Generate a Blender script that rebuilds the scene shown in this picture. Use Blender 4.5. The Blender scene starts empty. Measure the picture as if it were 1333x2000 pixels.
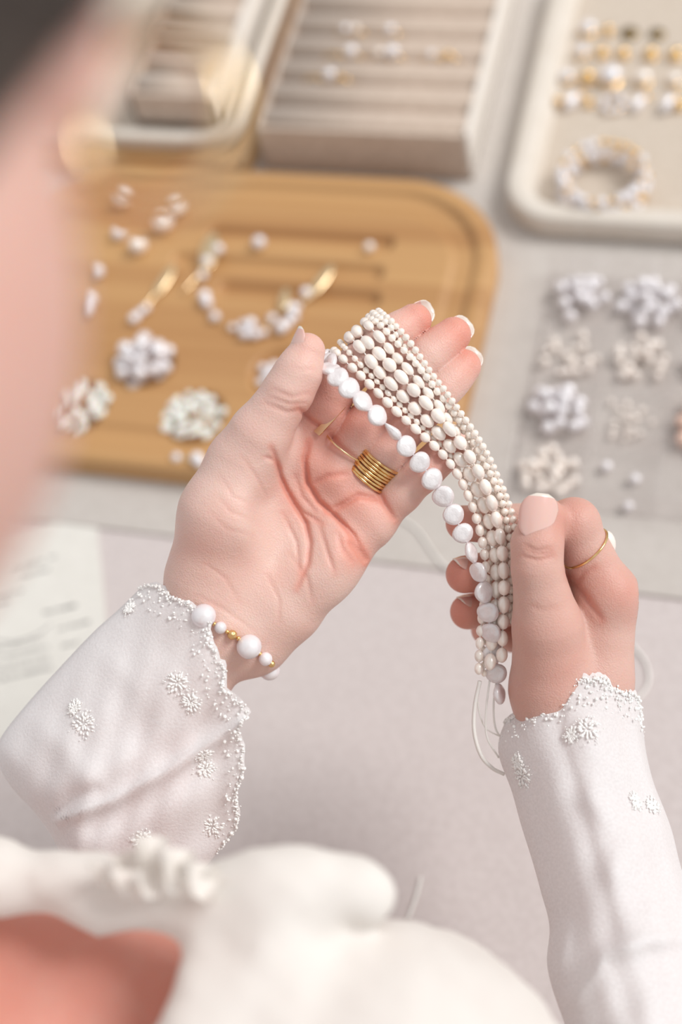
import bpy, bmesh, math, random
import numpy as np
from mathutils import Vector, Matrix
random.seed(7); rng = np.random.default_rng(7)
PI = math.pi
sc = bpy.context.scene
C = sc.collection

# ------------------------------------------------------------------ camera, light, exposure
TABLE = 0.75
CAM_H = 0.72                      # camera above the table top
M = np.array([[0.96, -0.1097, 0.2575], [0.2257, 0.8476, -0.4803], [-0.1656, 0.5192, 0.8384]])
q, _ = np.linalg.qr(M.T); M = (q * np.sign(np.sum(q * M.T, axis=0))).T      # rows: world axes seen in camera space
CAM = np.array([0.0, 0.0, TABLE + CAM_H])
FPX = 2778.0
cd = bpy.data.cameras.new('camera'); cam = bpy.data.objects.new('camera', cd); C.objects.link(cam)
cd.sensor_fit = 'VERTICAL'; cd.sensor_height = 36.0; cd.lens = 36.0 * FPX / 2000.0
cd.clip_start = 0.01; cd.clip_end = 50
mw = Matrix.Identity(4)
for r in range(3):
    for c in range(3): mw[r][c] = M[r][c]
    mw[r][3] = CAM[r]
cam.matrix_world = mw
cd.dof.use_dof = True; cd.dof.focus_distance = 0.566; cd.dof.aperture_fstop = 3.5
sc.camera = cam
wd = bpy.data.worlds.new('world'); sc.world = wd; wd.use_nodes = True
bg = wd.node_tree.nodes['Background']; bg.inputs[0].default_value = (0.985, 0.99, 1.0, 1); bg.inputs[1].default_value = 0.64
sl = bpy.data.lights.new('window_sun', 'SUN'); sun = bpy.data.objects.new('window_sun', sl); C.objects.link(sun)
sl.energy = 2.4; sl.angle = math.radians(24); sl.color = (1.0, 0.985, 0.965)
sun.rotation_euler = Vector((-0.95, -0.45, -1.15)).to_track_quat('-Z', 'Y').to_euler()
sun.location = (1.5, 1.2, 2.2)
sc.view_settings.view_transform = 'Standard'; sc.view_settings.look = 'None'
sc.view_settings.gamma = 1.0; sc.view_settings.use_curve_mapping = False
sc.view_settings.exposure = 0.0
sc.cycles.transparent_max_bounces = 32

# ------------------------------------------------------------------ coordinates
def L(u, v, z=0.0):
    """photo pixel + height z (mm, towards the camera) over the plane 570 mm in front of the lens -> camera space, mm"""
    d = 570.0 - z
    return np.array([(u - 666.5) / FPX * d, -(v - 1000.0) / FPX * d, -d])
def W(p):
    """camera space mm -> world m"""
    return (np.asarray(p, float) * 0.001) @ M.T + CAM
def WD(d):
    return np.asarray(d, float) @ M.T
def camspace(wp):
    return ((np.asarray(wp, float) - CAM) @ M) * 1000.0
def on_table(u, v, h=0.0):
    d = M @ np.array([(u - 666.5) / FPX, -(v - 1000.0) / FPX, -1.0])
    t = (CAM_H - h) / -d[2]
    return d[0] * t, d[1] * t

# ------------------------------------------------------------------ materials
def mat(name, color=(.8, .8, .8), rough=.5, metal=0, **kw):
    m = bpy.data.materials.new(name); m.use_nodes = True
    b = m.node_tree.nodes['Principled BSDF']
    b.inputs['Base Color'].default_value = (*color, 1); b.inputs['Roughness'].default_value = rough
    b.inputs['Metallic'].default_value = metal
    for k, v in kw.items(): b.inputs[k.replace('_', ' ')].default_value = v
    return m
def nodes(m): return m.node_tree.nodes, m.node_tree.links, m.node_tree.nodes['Principled BSDF']
def noise_color(m, c1, c2, scale, detail=4, mapping=None, bump=0.0, bscale=None, bdist=0.001, lo=.35, hi=.65):
    n, l, b = nodes(m)
    tc = n.new('ShaderNodeTexCoord'); mp = n.new('ShaderNodeMapping'); l.new(tc.outputs['Object'], mp.inputs[0])
    if mapping: mp.inputs['Scale'].default_value = mapping
    t = n.new('ShaderNodeTexNoise'); t.inputs['Scale'].default_value = scale; t.inputs['Detail'].default_value = detail
    l.new(mp.outputs[0], t.inputs[0])
    r = n.new('ShaderNodeValToRGB'); r.color_ramp.elements[0].position = lo; r.color_ramp.elements[1].position = hi
    r.color_ramp.elements[0].color = (*c1, 1); r.color_ramp.elements[1].color = (*c2, 1)
    l.new(t.outputs[0], r.inputs[0]); l.new(r.outputs[0], b.inputs['Base Color'])
    if bump:
        t2 = n.new('ShaderNodeTexNoise'); t2.inputs['Scale'].default_value = bscale or scale * 4; t2.inputs['Detail'].default_value = 3
        l.new(mp.outputs[0], t2.inputs[0])
        bp = n.new('ShaderNodeBump'); bp.inputs['Strength'].default_value = bump; bp.inputs['Distance'].default_value = bdist
        l.new(t2.outputs[0], bp.inputs['Height']); l.new(bp.outputs[0], b.inputs['Normal'])
    return m

M_skin = mat('skin', (.86, .56, .45), .46, Subsurface_Weight=.35, Subsurface_Scale=.006)
M_skin.node_tree.nodes['Principled BSDF'].inputs['Subsurface Radius'].default_value = (1.0, .38, .2)
M_skin.node_tree.nodes['Principled BSDF'].inputs['Specular IOR Level'].default_value = .32
def skin_nodes():
    n, l, b = nodes(M_skin)
    at = n.new('ShaderNodeAttribute'); at.attribute_name = 'blush'
    mx = n.new('ShaderNodeMix'); mx.data_type = 'RGBA'
    mx.inputs[6].default_value = (.80, .615, .545, 1); mx.inputs[7].default_value = (.72, .32, .25, 1)
    tc = n.new('ShaderNodeTexCoord')
    t = n.new('ShaderNodeTexNoise'); t.inputs['Scale'].default_value = 55; t.inputs['Detail'].default_value = 4
    l.new(tc.outputs['Object'], t.inputs[0])
    ma = n.new('ShaderNodeMath'); ma.operation = 'MULTIPLY_ADD'; ma.inputs[1].default_value = .5; ma.inputs[2].default_value = -.22
    l.new(t.outputs[0], ma.inputs[0])
    ad = n.new('ShaderNodeMath'); ad.use_clamp = True; l.new(at.outputs['Fac'], ad.inputs[0]); l.new(ma.outputs[0], ad.inputs[1])
    l.new(ad.outputs[0], mx.inputs[0])
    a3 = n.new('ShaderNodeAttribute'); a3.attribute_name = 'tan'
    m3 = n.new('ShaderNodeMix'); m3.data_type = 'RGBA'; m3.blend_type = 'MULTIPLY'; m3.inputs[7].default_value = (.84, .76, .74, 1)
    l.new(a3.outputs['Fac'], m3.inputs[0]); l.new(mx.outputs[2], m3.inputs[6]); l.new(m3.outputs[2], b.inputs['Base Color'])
    # fine skin lines
    v = n.new('ShaderNodeTexVoronoi'); v.inputs['Scale'].default_value = 1400; l.new(tc.outputs['Object'], v.inputs[0])
    t2 = n.new('ShaderNodeTexNoise'); t2.inputs['Scale'].default_value = 420; t2.inputs['Detail'].default_value = 4; l.new(tc.outputs['Object'], t2.inputs[0])
    a2 = n.new('ShaderNodeMath'); l.new(v.outputs[0], a2.inputs[0]); l.new(t2.outputs[0], a2.inputs[1])
    bp = n.new('ShaderNodeBump'); bp.inputs['Strength'].default_value = .28; bp.inputs['Distance'].default_value = .0005
    l.new(a2.outputs[0], bp.inputs['Height']); l.new(bp.outputs[0], b.inputs['Normal'])
skin_nodes()
M_nail = mat('nail', (.80, .50, .44), .16, Coat_Weight=.6, Coat_Roughness=.08, Subsurface_Weight=.2, Subsurface_Scale=.002)
M_nailtip = mat('nail_tip', (.82, .74, .66), .2, Coat_Weight=.5, Coat_Roughness=.1)
def pearl_mat(name, col, iri=.25):
    m = mat(name, col, .34, .0, Coat_Weight=1.0, Coat_Roughness=.24, Coat_IOR=2.3, Specular_IOR_Level=.8)
    n, l, b = nodes(m)
    lw = n.new('ShaderNodeLayerWeight'); lw.inputs[0].default_value = .35
    oi = n.new('ShaderNodeObjectInfo')
    r = n.new('ShaderNodeValToRGB'); e = r.color_ramp.elements
    e[0].color = (*col, 1); e[1].color = (col[0] * .94, col[1] * .90, min(1, col[2] * .98), 1)
    x = e.new(.5); x.color = (min(1, col[0] * 1.03), col[1] * .95, col[2] * .96, 1)
    l.new(lw.outputs['Facing'], r.inputs[0])
    hs = n.new('ShaderNodeHueSaturation'); l.new(r.outputs[0], hs.inputs['Color'])
    mr = n.new('ShaderNodeMapRange'); mr.inputs[3].default_value = .95; mr.inputs[4].default_value = 1.08; l.new(oi.outputs['Random'], mr.inputs[0]); l.new(mr.outputs[0], hs.inputs['Value'])
    l.new(hs.outputs[0], b.inputs['Base Color'])
    tc = n.new('ShaderNodeTexCoord'); t = n.new('ShaderNodeTexNoise'); t.inputs['Scale'].default_value = 3.5; t.inputs['Detail'].default_value = 3
    l.new(tc.outputs['Generated'], t.inputs[0])
    bp = n.new('ShaderNodeBump'); bp.inputs['Strength'].default_value = iri; bp.inputs['Distance'].default_value = .0006
    l.new(t.outputs[0], bp.inputs['Height']); l.new(bp.outputs[0], b.inputs['Normal'])
    return m
M_cream = pearl_mat('cream_pearl', (.97, .90, .81), .15)
M_coin = pearl_mat('white_coin_pearl', (.80, .77, .775), .9)
M_white = pearl_mat('white_pearl', (.86, .85, .87), .12)
M_peach = pearl_mat('peach_bead', (.93, .62, .47), .12)
M_rice = pearl_mat('rice_pearl', (.97, .90, .80), .12)
M_gold = mat('gold', (.86, .58, .25), .2, 1.0)
noise_color(M_gold, (.80, .50, .20), (.92, .68, .34), 300, bump=.25, bscale=700, bdist=.0003)
M_palegold = mat('pale_gold', (.88, .68, .42), .26, 1.0)
M_thread = mat('silk_thread', (.90, .88, .84), .7)
def sheer(name, col, transp, trans):
    m = bpy.data.materials.new(name); m.use_nodes = True; n = m.node_tree.nodes; l = m.node_tree.links
    n.remove(n['Principled BSDF']); out = n['Material Output']
    d = n.new('ShaderNodeBsdfDiffuse'); d.inputs[0].default_value = (*col, 1)
    t = n.new('ShaderNodeBsdfTranslucent'); t.inputs[0].default_value = (*col, 1)
    tr = n.new('ShaderNodeBsdfTransparent'); m1 = n.new('ShaderNodeMixShader'); m2 = n.new('ShaderNodeMixShader')
    m1.inputs[0].default_value = trans; l.new(d.outputs[0], m1.inputs[1]); l.new(t.outputs[0], m1.inputs[2])
    tc = n.new('ShaderNodeTexCoord'); v = n.new('ShaderNodeTexNoise'); v.inputs['Scale'].default_value = 900; v.inputs['Detail'].default_value = 2
    l.new(tc.outputs['Object'], v.inputs[0])
    mr = n.new('ShaderNodeMapRange'); mr.inputs[1].default_value = .35; mr.inputs[2].default_value = .65
    mr.inputs[3].default_value = transp * .3; mr.inputs[4].default_value = transp * 1.7; l.new(v.outputs[0], mr.inputs[0])
    l.new(mr.outputs[0], m2.inputs[0]); l.new(m1.outputs[0], m2.inputs[1]); l.new(tr.outputs[0], m2.inputs[2])
    bp = n.new('ShaderNodeBump'); bp.inputs['Strength'].default_value = .35; bp.inputs['Distance'].default_value = .0006
    l.new(v.outputs[0], bp.inputs['Height']); l.new(bp.outputs[0], d.inputs['Normal'])
    l.new(m2.outputs[0], out.inputs[0]); return m
M_sheer = sheer('sheer_white_crepe', (.955, .955, .965), .06, .32)
M_blouse = sheer('cream_crepe', (.93, .90, .86), .0, .25)
M_embroid = mat('embroidery_thread', (.93, .92, .90), .8, Sheen_Weight=.3)
M_hair = noise_color(mat('dark_brown_hair', rough=.42), (.018, .011, .008), (.055, .034, .024), 30, mapping=(1, 9, 9), bump=.9, bscale=60, bdist=.004)
M_linen = noise_color(mat('taupe_linen', rough=.95, Sheen_Weight=.2), (.52, .415, .335), (.60, .485, .40), 220, bump=.3, bdist=.0004)
M_sidecream = noise_color(mat('cream_board_side', rough=.8), (.80, .74, .67), (.84, .78, .72), 120)
M_tray = noise_color(mat('cream_leatherette', rough=.6), (.70, .63, .55), (.74, .675, .60), 60, bump=.1)
M_felt = noise_color(mat('beige_felt', rough=.97, Sheen_Weight=.2), (.58, .49, .40), (.65, .56, .47), 300, bump=.3)
M_cloth = noise_color(mat('blush_table_cloth', rough=.9, Sheen_Weight=.1), (.61, .545, .53), (.66, .595, .58), 260, bump=.35, bscale=900, bdist=.0004)
M_runner = noise_color(mat('grey_beige_runner', rough=.9), (.57, .525, .485), (.61, .565, .525), 200, bump=.3, bscale=800, bdist=.0004)
M_card = noise_color(mat('ivory_card', rough=.7), (.72, .70, .65), (.75, .73, .68), 90)
M_ink = mat('grey_ink', (.16, .15, .15), .8)
M_floor = noise_color(mat('pale_oak_floor', rough=.6), (.42, .32, .24), (.52, .41, .31), 12, mapping=(1, 8, 1))
M_wall = noise_color(mat('painted_wall', rough=.9), (.78, .75, .71), (.80, .77, .73), 20)
def bamboo():
    m = mat('bamboo', rough=.45); n, l, b = nodes(m)
    tc = n.new('ShaderNodeTexCoord'); sp = n.new('ShaderNodeSeparateXYZ'); l.new(tc.outputs['Object'], sp.inputs[0])
    ml = n.new('ShaderNodeMath'); ml.operation = 'MULTIPLY'; ml.inputs[1].default_value = 1 / .017; l.new(sp.outputs['Y'], ml.inputs[0])
    fl = n.new('ShaderNodeMath'); fl.operation = 'FLOOR'; l.new(ml.outputs[0], fl.inputs[0])
    wn = n.new('ShaderNodeTexWhiteNoise'); wn.noise_dimensions = '1D'; l.new(fl.outputs[0], wn.inputs['W'])
    mp = n.new('ShaderNodeMapping'); mp.inputs['Scale'].default_value = (4, 160, 60); l.new(tc.outputs['Object'], mp.inputs[0])
    t = n.new('ShaderNodeTexNoise'); t.inputs['Scale'].default_value = 1.5; t.inputs['Detail'].default_value = 5; l.new(mp.outputs[0], t.inputs[0])
    mx = n.new('ShaderNodeMath'); mx.operation = 'MULTIPLY_ADD'; mx.inputs[1].default_value = .5; l.new(wn.outputs['Value'], mx.inputs[0]); 
    m2 = n.new('ShaderNodeMath'); m2.operation = 'MULTIPLY'; m2.inputs[1].default_value = .5; l.new(t.outputs[0], m2.inputs[0]); l.new(m2.outputs[0], mx.inputs[2])
    r = n.new('ShaderNodeValToRGB'); r.color_ramp.elements[0].position = .15; r.color_ramp.elements[1].position = .85
    r.color_ramp.elements[0].color = (.43, .215, .08, 1); r.color_ramp.elements[1].color = (.58, .335, .14, 1)
    l.new(mx.outputs[0], r.inputs[0]); l.new(r.outputs[0], b.inputs['Base Color'])
    return m
M_bamboo = bamboo()
def clear_plastic():
    m = bpy.data.materials.new('clear_plastic'); m.use_nodes = True; n = m.node_tree.nodes; l = m.node_tree.links
    n.remove(n['Principled BSDF']); out = n['Material Output']
    t = n.new('ShaderNodeBsdfTransparent'); t.inputs[0].default_value = (.995, .99, .99, 1)
    g = n.new('ShaderNodeBsdfGlossy'); g.inputs['Roughness'].default_value = .15
    m2 = n.new('ShaderNodeMixShader'); m2.inputs[0].default_value = .06; l.new(t.outputs[0], m2.inputs[1]); l.new(g.outputs[0], m2.inputs[2])
    l.new(m2.outputs[0], out.inputs[0]); return m
M_clear = clear_plastic()

# ------------------------------------------------------------------ object helpers
def link_mesh(name, me, m=None, parent=None, smooth=True):
    o = bpy.data.objects.new(name, me); C.objects.link(o)
    if m is not None and not me.materials: me.materials.append(m)
    if smooth: me.shade_smooth()
    if parent is not None: o.parent = parent
    return o
def pydata(name, v, f, m=None, parent=None, smooth=True):
    me = bpy.data.meshes.new(name); me.from_pydata([tuple(map(float, p)) for p in v], [], [tuple(map(int, q)) for q in f]); me.update()
    return link_mesh(name, me, m, parent, smooth)
def tag(o, label, cat, group=None, kind=None):
    if label: o['label'] = label
    if cat: o['category'] = cat
    if group: o['group'] = group
    if kind: o['kind'] = kind
    return o
def empty(name, loc, label, cat, group=None):
    o = bpy.data.objects.new(name, None); C.objects.link(o); o.location = loc; o.empty_display_size = .01
    return tag(o, label, cat, group)
def put(name, me, m, parent, loc, rot=None, scale=None, smooth=True):
    """a child (or thing) sharing mesh data, placed in world space; parents have no rotation"""
    o = bpy.data.objects.new(name, me); C.objects.link(o)
    if not me.materials: me.materials.append(m)
    if parent is not None:
        o.parent = parent; loc = Vector(loc) - parent.location
    o.location = loc
    if rot is not None:
        o.rotation_mode = 'QUATERNION'; o.rotation_quaternion = rot
    if scale is not None: o.scale = scale
    return o
def bm_mesh(name, fn):
    bm = bmesh.new(); fn(bm); me = bpy.data.meshes.new(name); bm.to_mesh(me); bm.free(); me.shade_smooth(); return me
def box_bm(bm, x0, x1, y0, y1, z0, z1, bev=0.0, seg=2):
    r = bmesh.ops.create_cube(bm, size=1)
    for v in r['verts']:
        v.co = Vector(((x0 + x1) / 2 + v.co.x * (x1 - x0), (y0 + y1) / 2 + v.co.y * (y1 - y0), (z0 + z1) / 2 + v.co.z * (z1 - z0)))
    if bev:
        es = list({e for v in r['verts'] for e in v.link_edges})
        bmesh.ops.bevel(bm, geom=es, offset=bev, segments=seg, profile=.5, affect='EDGES')
def box(name, x0, x1, y0, y1, z0, z1, m, parent=None, bev=.001, seg=2, origin=None):
    cx, cy, cz = ((x0 + x1) / 2, (y0 + y1) / 2, z0) if origin is None else origin
    me = bm_mesh(name, lambda bm: box_bm(bm, x0 - cx, x1 - cx, y0 - cy, y1 - cy, z0 - cz, z1 - cz, bev, seg))
    me.materials.append(m)
    o = bpy.data.objects.new(name, me); C.objects.link(o)
    if parent is not None:
        o.parent = parent; o.location = Vector((cx, cy, cz)) - parent.location
    else: o.location = (cx, cy, cz)
    return o
def sphere_mesh(name, m, seg=16, rings=10, shape=None):
    def fn(bm):
        bmesh.ops.create_uvsphere(bm, u_segments=seg, v_segments=rings, radius=1)
        if shape:
            for v in bm.verts: v.co = shape(v.co)
    me = bm_mesh(name, fn); me.materials.append(m); return me
def torus_verts(R, r, nu=48, nv=10, wob=0.0, hammer=0.0, flat=1.0):
    v, f = [], []
    for i in range(nu):
        a = 2 * PI * i / nu; rr = r * (1 + hammer * random.uniform(-1, 1))
        for j in range(nv):
            b = 2 * PI * j / nv
            v.append(((R + rr * math.cos(b)) * math.cos(a), (R + rr * math.cos(b)) * math.sin(a), rr * flat * math.sin(b) + wob * math.sin(3 * a)))
    for i in range(nu):
        for j in range(nv):
            f.append((i * nv + j, ((i + 1) % nu) * nv + j, ((i + 1) % nu) * nv + (j + 1) % nv, i * nv + (j + 1) % nv))
    return v, f
def torus_mesh(name, m, *a, **k):
    v, f = torus_verts(*a, **k); me = bpy.data.meshes.new(name); me.from_pydata(v, [], f); me.materials.append(m); me.shade_smooth(); return me
def tube(name, pts, r, m, parent=None, nv=6, taper=None):
    """tube along world points (mesh)"""
    pts = [Vector(p) for p in pts]; v, f = [], []; up = None
    off = parent.location if parent is not None else Vector((0, 0, 0))
    for i, p in enumerate(pts):
        t = (pts[min(i + 1, len(pts) - 1)] - pts[max(i - 1, 0)]).normalized()
        if up is None: up = t.orthogonal().normalized()
        up = (up - t * up.dot(t)).normalized(); s = t.cross(up)
        rr = r * (taper(i / (len(pts) - 1)) if taper else 1)
        for j in range(nv):
            a = 2 * PI * j / nv; v.append(p + (up * math.cos(a) + s * math.sin(a)) * rr - off)
    for i in range(len(pts) - 1):
        for j in range(nv): f.append((i * nv + j, i * nv + (j + 1) % nv, (i + 1) * nv + (j + 1) % nv, (i + 1) * nv + j))
    f.append(tuple(range(nv))[::-1]); f.append(tuple((len(pts) - 1) * nv + j for j in range(nv)))
    return pydata(name, v, f, m, parent)
def catmull(P, n):
    P = np.asarray(P, float); Q = np.vstack([2 * P[0] - P[1], P, 2 * P[-1] - P[-2]]); out = []
    for i in range(len(P) - 1):
        p0, p1, p2, p3 = Q[i:i + 4]
        for t in np.linspace(0, 1, n, endpoint=False):
            out.append(.5 * ((2 * p1) + (-p0 + p2) * t + (2 * p0 - 5 * p1 + 4 * p2 - p3) * t * t + (-p0 + 3 * p1 - 3 * p2 + p3) * t ** 3))
    out.append(P[-1]); return np.array(out)
def resample(P, n):
    P = np.asarray(P, float); s = np.concatenate([[0], np.cumsum(np.linalg.norm(np.diff(P, axis=0), axis=1))])
    x = np.linspace(0, s[-1], n); return np.stack([np.interp(x, s, P[:, k]) for k in range(P.shape[1])], 1)

# ------------------------------------------------------------------ implicit surfaces
def smin(a, b, k):
    h = np.maximum(k - np.abs(a - b), 0) / k
    return np.minimum(a, b) - h * h * k * .25
def smax(a, b, k): return -smin(-a, -b, k)
def cone(P, a, b, ra, rb):
    ba = b - a; pa = P - a; t = np.clip(pa @ ba / max(ba @ ba, 1e-9), 0, 1)
    return np.linalg.norm(pa - t[:, None] * ba, axis=1) - (ra + (rb - ra) * t)
def ellip(P, c, r, R=None):
    p = P - c
    if R is not None: p = p @ R
    r = np.asarray(r, float); k0 = np.linalg.norm(p / r, axis=1); k1 = np.linalg.norm(p / (r * r), axis=1)
    return k0 * (k0 - 1) / np.maximum(k1, 1e-6)
def chain(P, pts, k=2.0):
    """pts: (u,v,z,r)"""
    d = None
    for a, b in zip(pts[:-1], pts[1:]):
        e = cone(P, L(*a[:3]), L(*b[:3]), a[3], b[3]); d = e if d is None else smin(d, e, k)
    return d
def surface_net(fn, lo, hi, h):
    """polygonise fn=0 inside a box: naive surface nets, evaluated only near the surface"""
    lo = np.asarray(lo, float); n = np.ceil((np.asarray(hi, float) - lo) / h).astype(int) + 1
    B = 4; n = ((n + B - 1) // B) * B
    ax = [lo[i] + h * np.arange(n[i]) for i in range(3)]
    D = np.full(n, 1e3, np.float32)
    bc = [lo[i] + h * (np.arange(n[i] // B) * B + (B - 1) / 2) for i in range(3)]
    G = np.stack(np.meshgrid(*bc, indexing='ij'), -1).reshape(-1, 3); g = fn(G)
    g3 = g.reshape(n // B)
    D[:] = np.repeat(np.repeat(np.repeat(g3, B, 0), B, 1), B, 2)
    act = np.argwhere(np.abs(g3) < h * B * 1.35)
    o = np.stack(np.meshgrid(*[np.arange(B)] * 3, indexing='ij'), -1).reshape(-1, 3)
    for s in range(0, len(act), 6000):
        idx = (act[s:s + 6000, None, :] * B + o[None]).reshape(-1, 3)
        D[idx[:, 0], idx[:, 1], idx[:, 2]] = fn(lo + idx * h)
    S = D < 0
    c = np.zeros(n - 1, np.int8)
    for dx in (0, 1):
        for dy in (0, 1):
            for dz in (0, 1): c += S[dx:n[0] - 1 + dx, dy:n[1] - 1 + dy, dz:n[2] - 1 + dz]
    cells = np.argwhere((c > 0) & (c < 8)); idm = np.full(n - 1, -1, np.int32); idm[tuple(cells.T)] = np.arange(len(cells))
    corner = [(dx, dy, dz) for dx in (0, 1) for dy in (0, 1) for dz in (0, 1)]
    val = np.stack([D[cells[:, 0] + a, cells[:, 1] + b, cells[:, 2] + e] for a, b, e in corner], 1)
    acc = np.zeros((len(cells), 3)); cnt = np.zeros(len(cells))
    for i in range(8):
        for j in range(i + 1, 8):
            if sum(x != y for x, y in zip(corner[i], corner[j])) != 1: continue
            a, b = val[:, i], val[:, j]; mk = (a < 0) != (b < 0); t = np.where(mk, a / np.where(mk, a - b, 1), 0)
            p = np.array(corner[i]) + t[:, None] * (np.array(corner[j]) - np.array(corner[i])); acc[mk] += p[mk]; cnt[mk] += 1
    V = lo + (cells + acc / cnt[:, None]) * h
    Q = []
    for k in range(3):
        i, j = (k + 1) % 3, (k + 2) % 3
        sl0 = [slice(None)] * 3; sl1 = [slice(None)] * 3; sl0[k] = slice(0, -1); sl1[k] = slice(1, None)
        A, Bv = S[tuple(sl0)], S[tuple(sl1)]
        e = np.argwhere(A != Bv); e = e[(e[:, i] > 0) & (e[:, j] > 0) & (e[:, i] < n[i] - 1) & (e[:, j] < n[j] - 1)]
        fl = A[tuple(e.T)]
        def cid(di, dj):
            x = e.copy(); x[:, i] += di; x[:, j] += dj; return idm[tuple(x.T)]
        q4 = np.stack([cid(-1, -1), cid(0, -1), cid(0, 0), cid(-1, 0)], 1)
        q4[~fl] = q4[~fl][:, ::-1]; Q.append(q4)
    Q = np.vstack(Q); Q = Q[(Q >= 0).all(1)]
    return V, Q
def np_mesh(name, V, Q):
    me = bpy.data.meshes.new(name); me.vertices.add(len(V)); me.vertices.foreach_set('co', np.asarray(V, np.float32).ravel())
    me.loops.add(Q.size); me.loops.foreach_set('vertex_index', Q.astype(np.int32).ravel())
    me.polygons.add(len(Q)); me.polygons.foreach_set('loop_start', np.arange(0, Q.size, Q.shape[1], dtype=np.int32))
    me.update(calc_edges=True); me.validate(); me.shade_smooth(); return me
def poly_dist(u, v, line, taper=False):
    d = np.full(len(u), 1e9); tp = np.zeros(len(u)); n = len(line) - 1
    P = np.stack([u, v], 1)
    for i, (a, b) in enumerate(zip(line[:-1], line[1:])):
        a = np.array(a, float); b = np.array(b, float); ba = b - a; t = np.clip((P - a) @ ba / (ba @ ba), 0, 1)
        e = np.linalg.norm(P - a - t[:, None] * ba, axis=1); k = e < d; d = np.where(k, e, d); tp = np.where(k, (i + t) / n, tp)
    return (d, np.sin(PI * np.clip(tp, 0, 1)) ** .55) if taper else d

# ------------------------------------------------------------------ the setting
def structure(o): o['kind'] = 'structure'; return o
structure(box('floor', -3, 3, -2.5, 3.5, -.05, 0, M_floor, bev=0))
structure(box('wall_back', -3, 3, 3.5, 3.6, 0, 2.7, M_wall, bev=0))
TY0, TY1 = .125, 1.45
table = empty('table', (0, .8, 0), 'long table under a smooth blush beige cloth', 'table')
box('table_top', -1.1, 1.0, TY0, TY1, TABLE - .03, TABLE, M_cloth, table, bev=.003)
for sx in (-1.02, .92):
    for sy in (TY0 + .08, TY1 - .08): box('leg', sx - .03, sx + .03, sy - .03, sy + .03, 0, TABLE - .03, M_floor, table, bev=.003)
runner = box('table_runner', -.9, .8, .381, 1.35, TABLE, TABLE + .0022, M_runner, bev=.0009)
tag(runner, 'pale grey beige cloth runner under the trays and boards', 'runner')
TOP = TABLE + .0022

# ------------------------------------------------------------------ the hands (camera space, mm)
LH = dict(
    index=[(604, 864, -10, 9.6), (658, 752, -3, 8.6), (746, 668, -1, 7.6), (810, 626, -5, 7.0)],
    middle=[(662, 900, -10, 9.3), (764, 768, -1, 8.1), (838, 695, -1, 7.6), (886, 654, -5, 7.2)],
    ring=[(712, 937, -10, 9.0), (806, 822, -2, 7.8), (868, 757, -2, 7.4), (906, 716, -5, 7.1)],
    little=[(745, 1000, -11, 8.6), (824, 926, -4, 7.3), (866, 886, -6, 6.8), (884, 868, -9, 6.4)],
    thumb=[(474, 908, 1, 13.5), (508, 848, 7, 12.0), (565, 762, 13, 9.6), (584, 726, 14, 8.9), (600, 686, 14, 7.2)])
L_CREASE = [  # polyline in the photo, depth mm, half width px
    ([(530, 872), (540, 900), (548, 930), (560, 958), (578, 990), (598, 1022), (606, 1060), (602, 1100), (580, 1150)], 1.7, 5),
    ([(604, 862), (595, 900), (601, 942), (622, 978), (655, 1008), (690, 1045), (714, 1094)], 2.0, 5),
    ([(716, 1098), (702, 1076), (684, 1056)], 1.4, 8),
    ([(600, 952), (640, 930), (682, 925)], .8, 6),
    ([(742, 976), (700, 968), (670, 986), (640, 1000)], 1.2, 6),
    ([(580, 796), (610, 822), (645, 846)], 1.3, 5), ([(636, 840), (665, 872), (698, 898)], 1.1, 5),
    ([(733, 944), (752, 985), (772, 1018)], 1.3, 6),
    ([(552, 945), (590, 1000), (632, 1024)], .8, 4), ([(552, 1000), (580, 1060), (585, 1120)], .6, 4),
    ([(622, 1020), (640, 1080), (655, 1122)], .7, 5), ([(515, 892), (532, 897), (548, 912)], .8, 4),
    ([(566, 1080), (600, 1130), (610, 1175)], .5, 5), ([(575, 925), (590, 970), (618, 1000)], .5, 4), ([(660, 1040), (668, 1070), (690, 1100)], .6, 5),
    ([(430, 930), (455, 970), (490, 985)], .25, 4), ([(420, 965), (450, 1000), (490, 1015)], .25, 4), ([(410, 1000), (445, 1035), (490, 1045)], .25, 4), ([(470, 890), (500, 930), (520, 970)], .3, 4),
    ([(400, 1100), (440, 1130), (470, 1180)], .3, 4), ([(520, 1120), (545, 1170), (545, 1220)], .35, 4), ([(380, 1160), (440, 1192), (500, 1235)], .3, 4),
    ([(512, 786), (560, 805), (595, 800)], .45, 5), ([(530, 760), (570, 775), (605, 768)], .45, 5), ([(524, 774), (565, 790), (600, 786)], .35, 4), ([(566, 714), (590, 724), (618, 720)], .25, 5)]
def pix(P):
    d = -P[:, 2]; return 666.5 + FPX * P[:, 0] / d, 1000 - FPX * P[:, 1] / d
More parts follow.
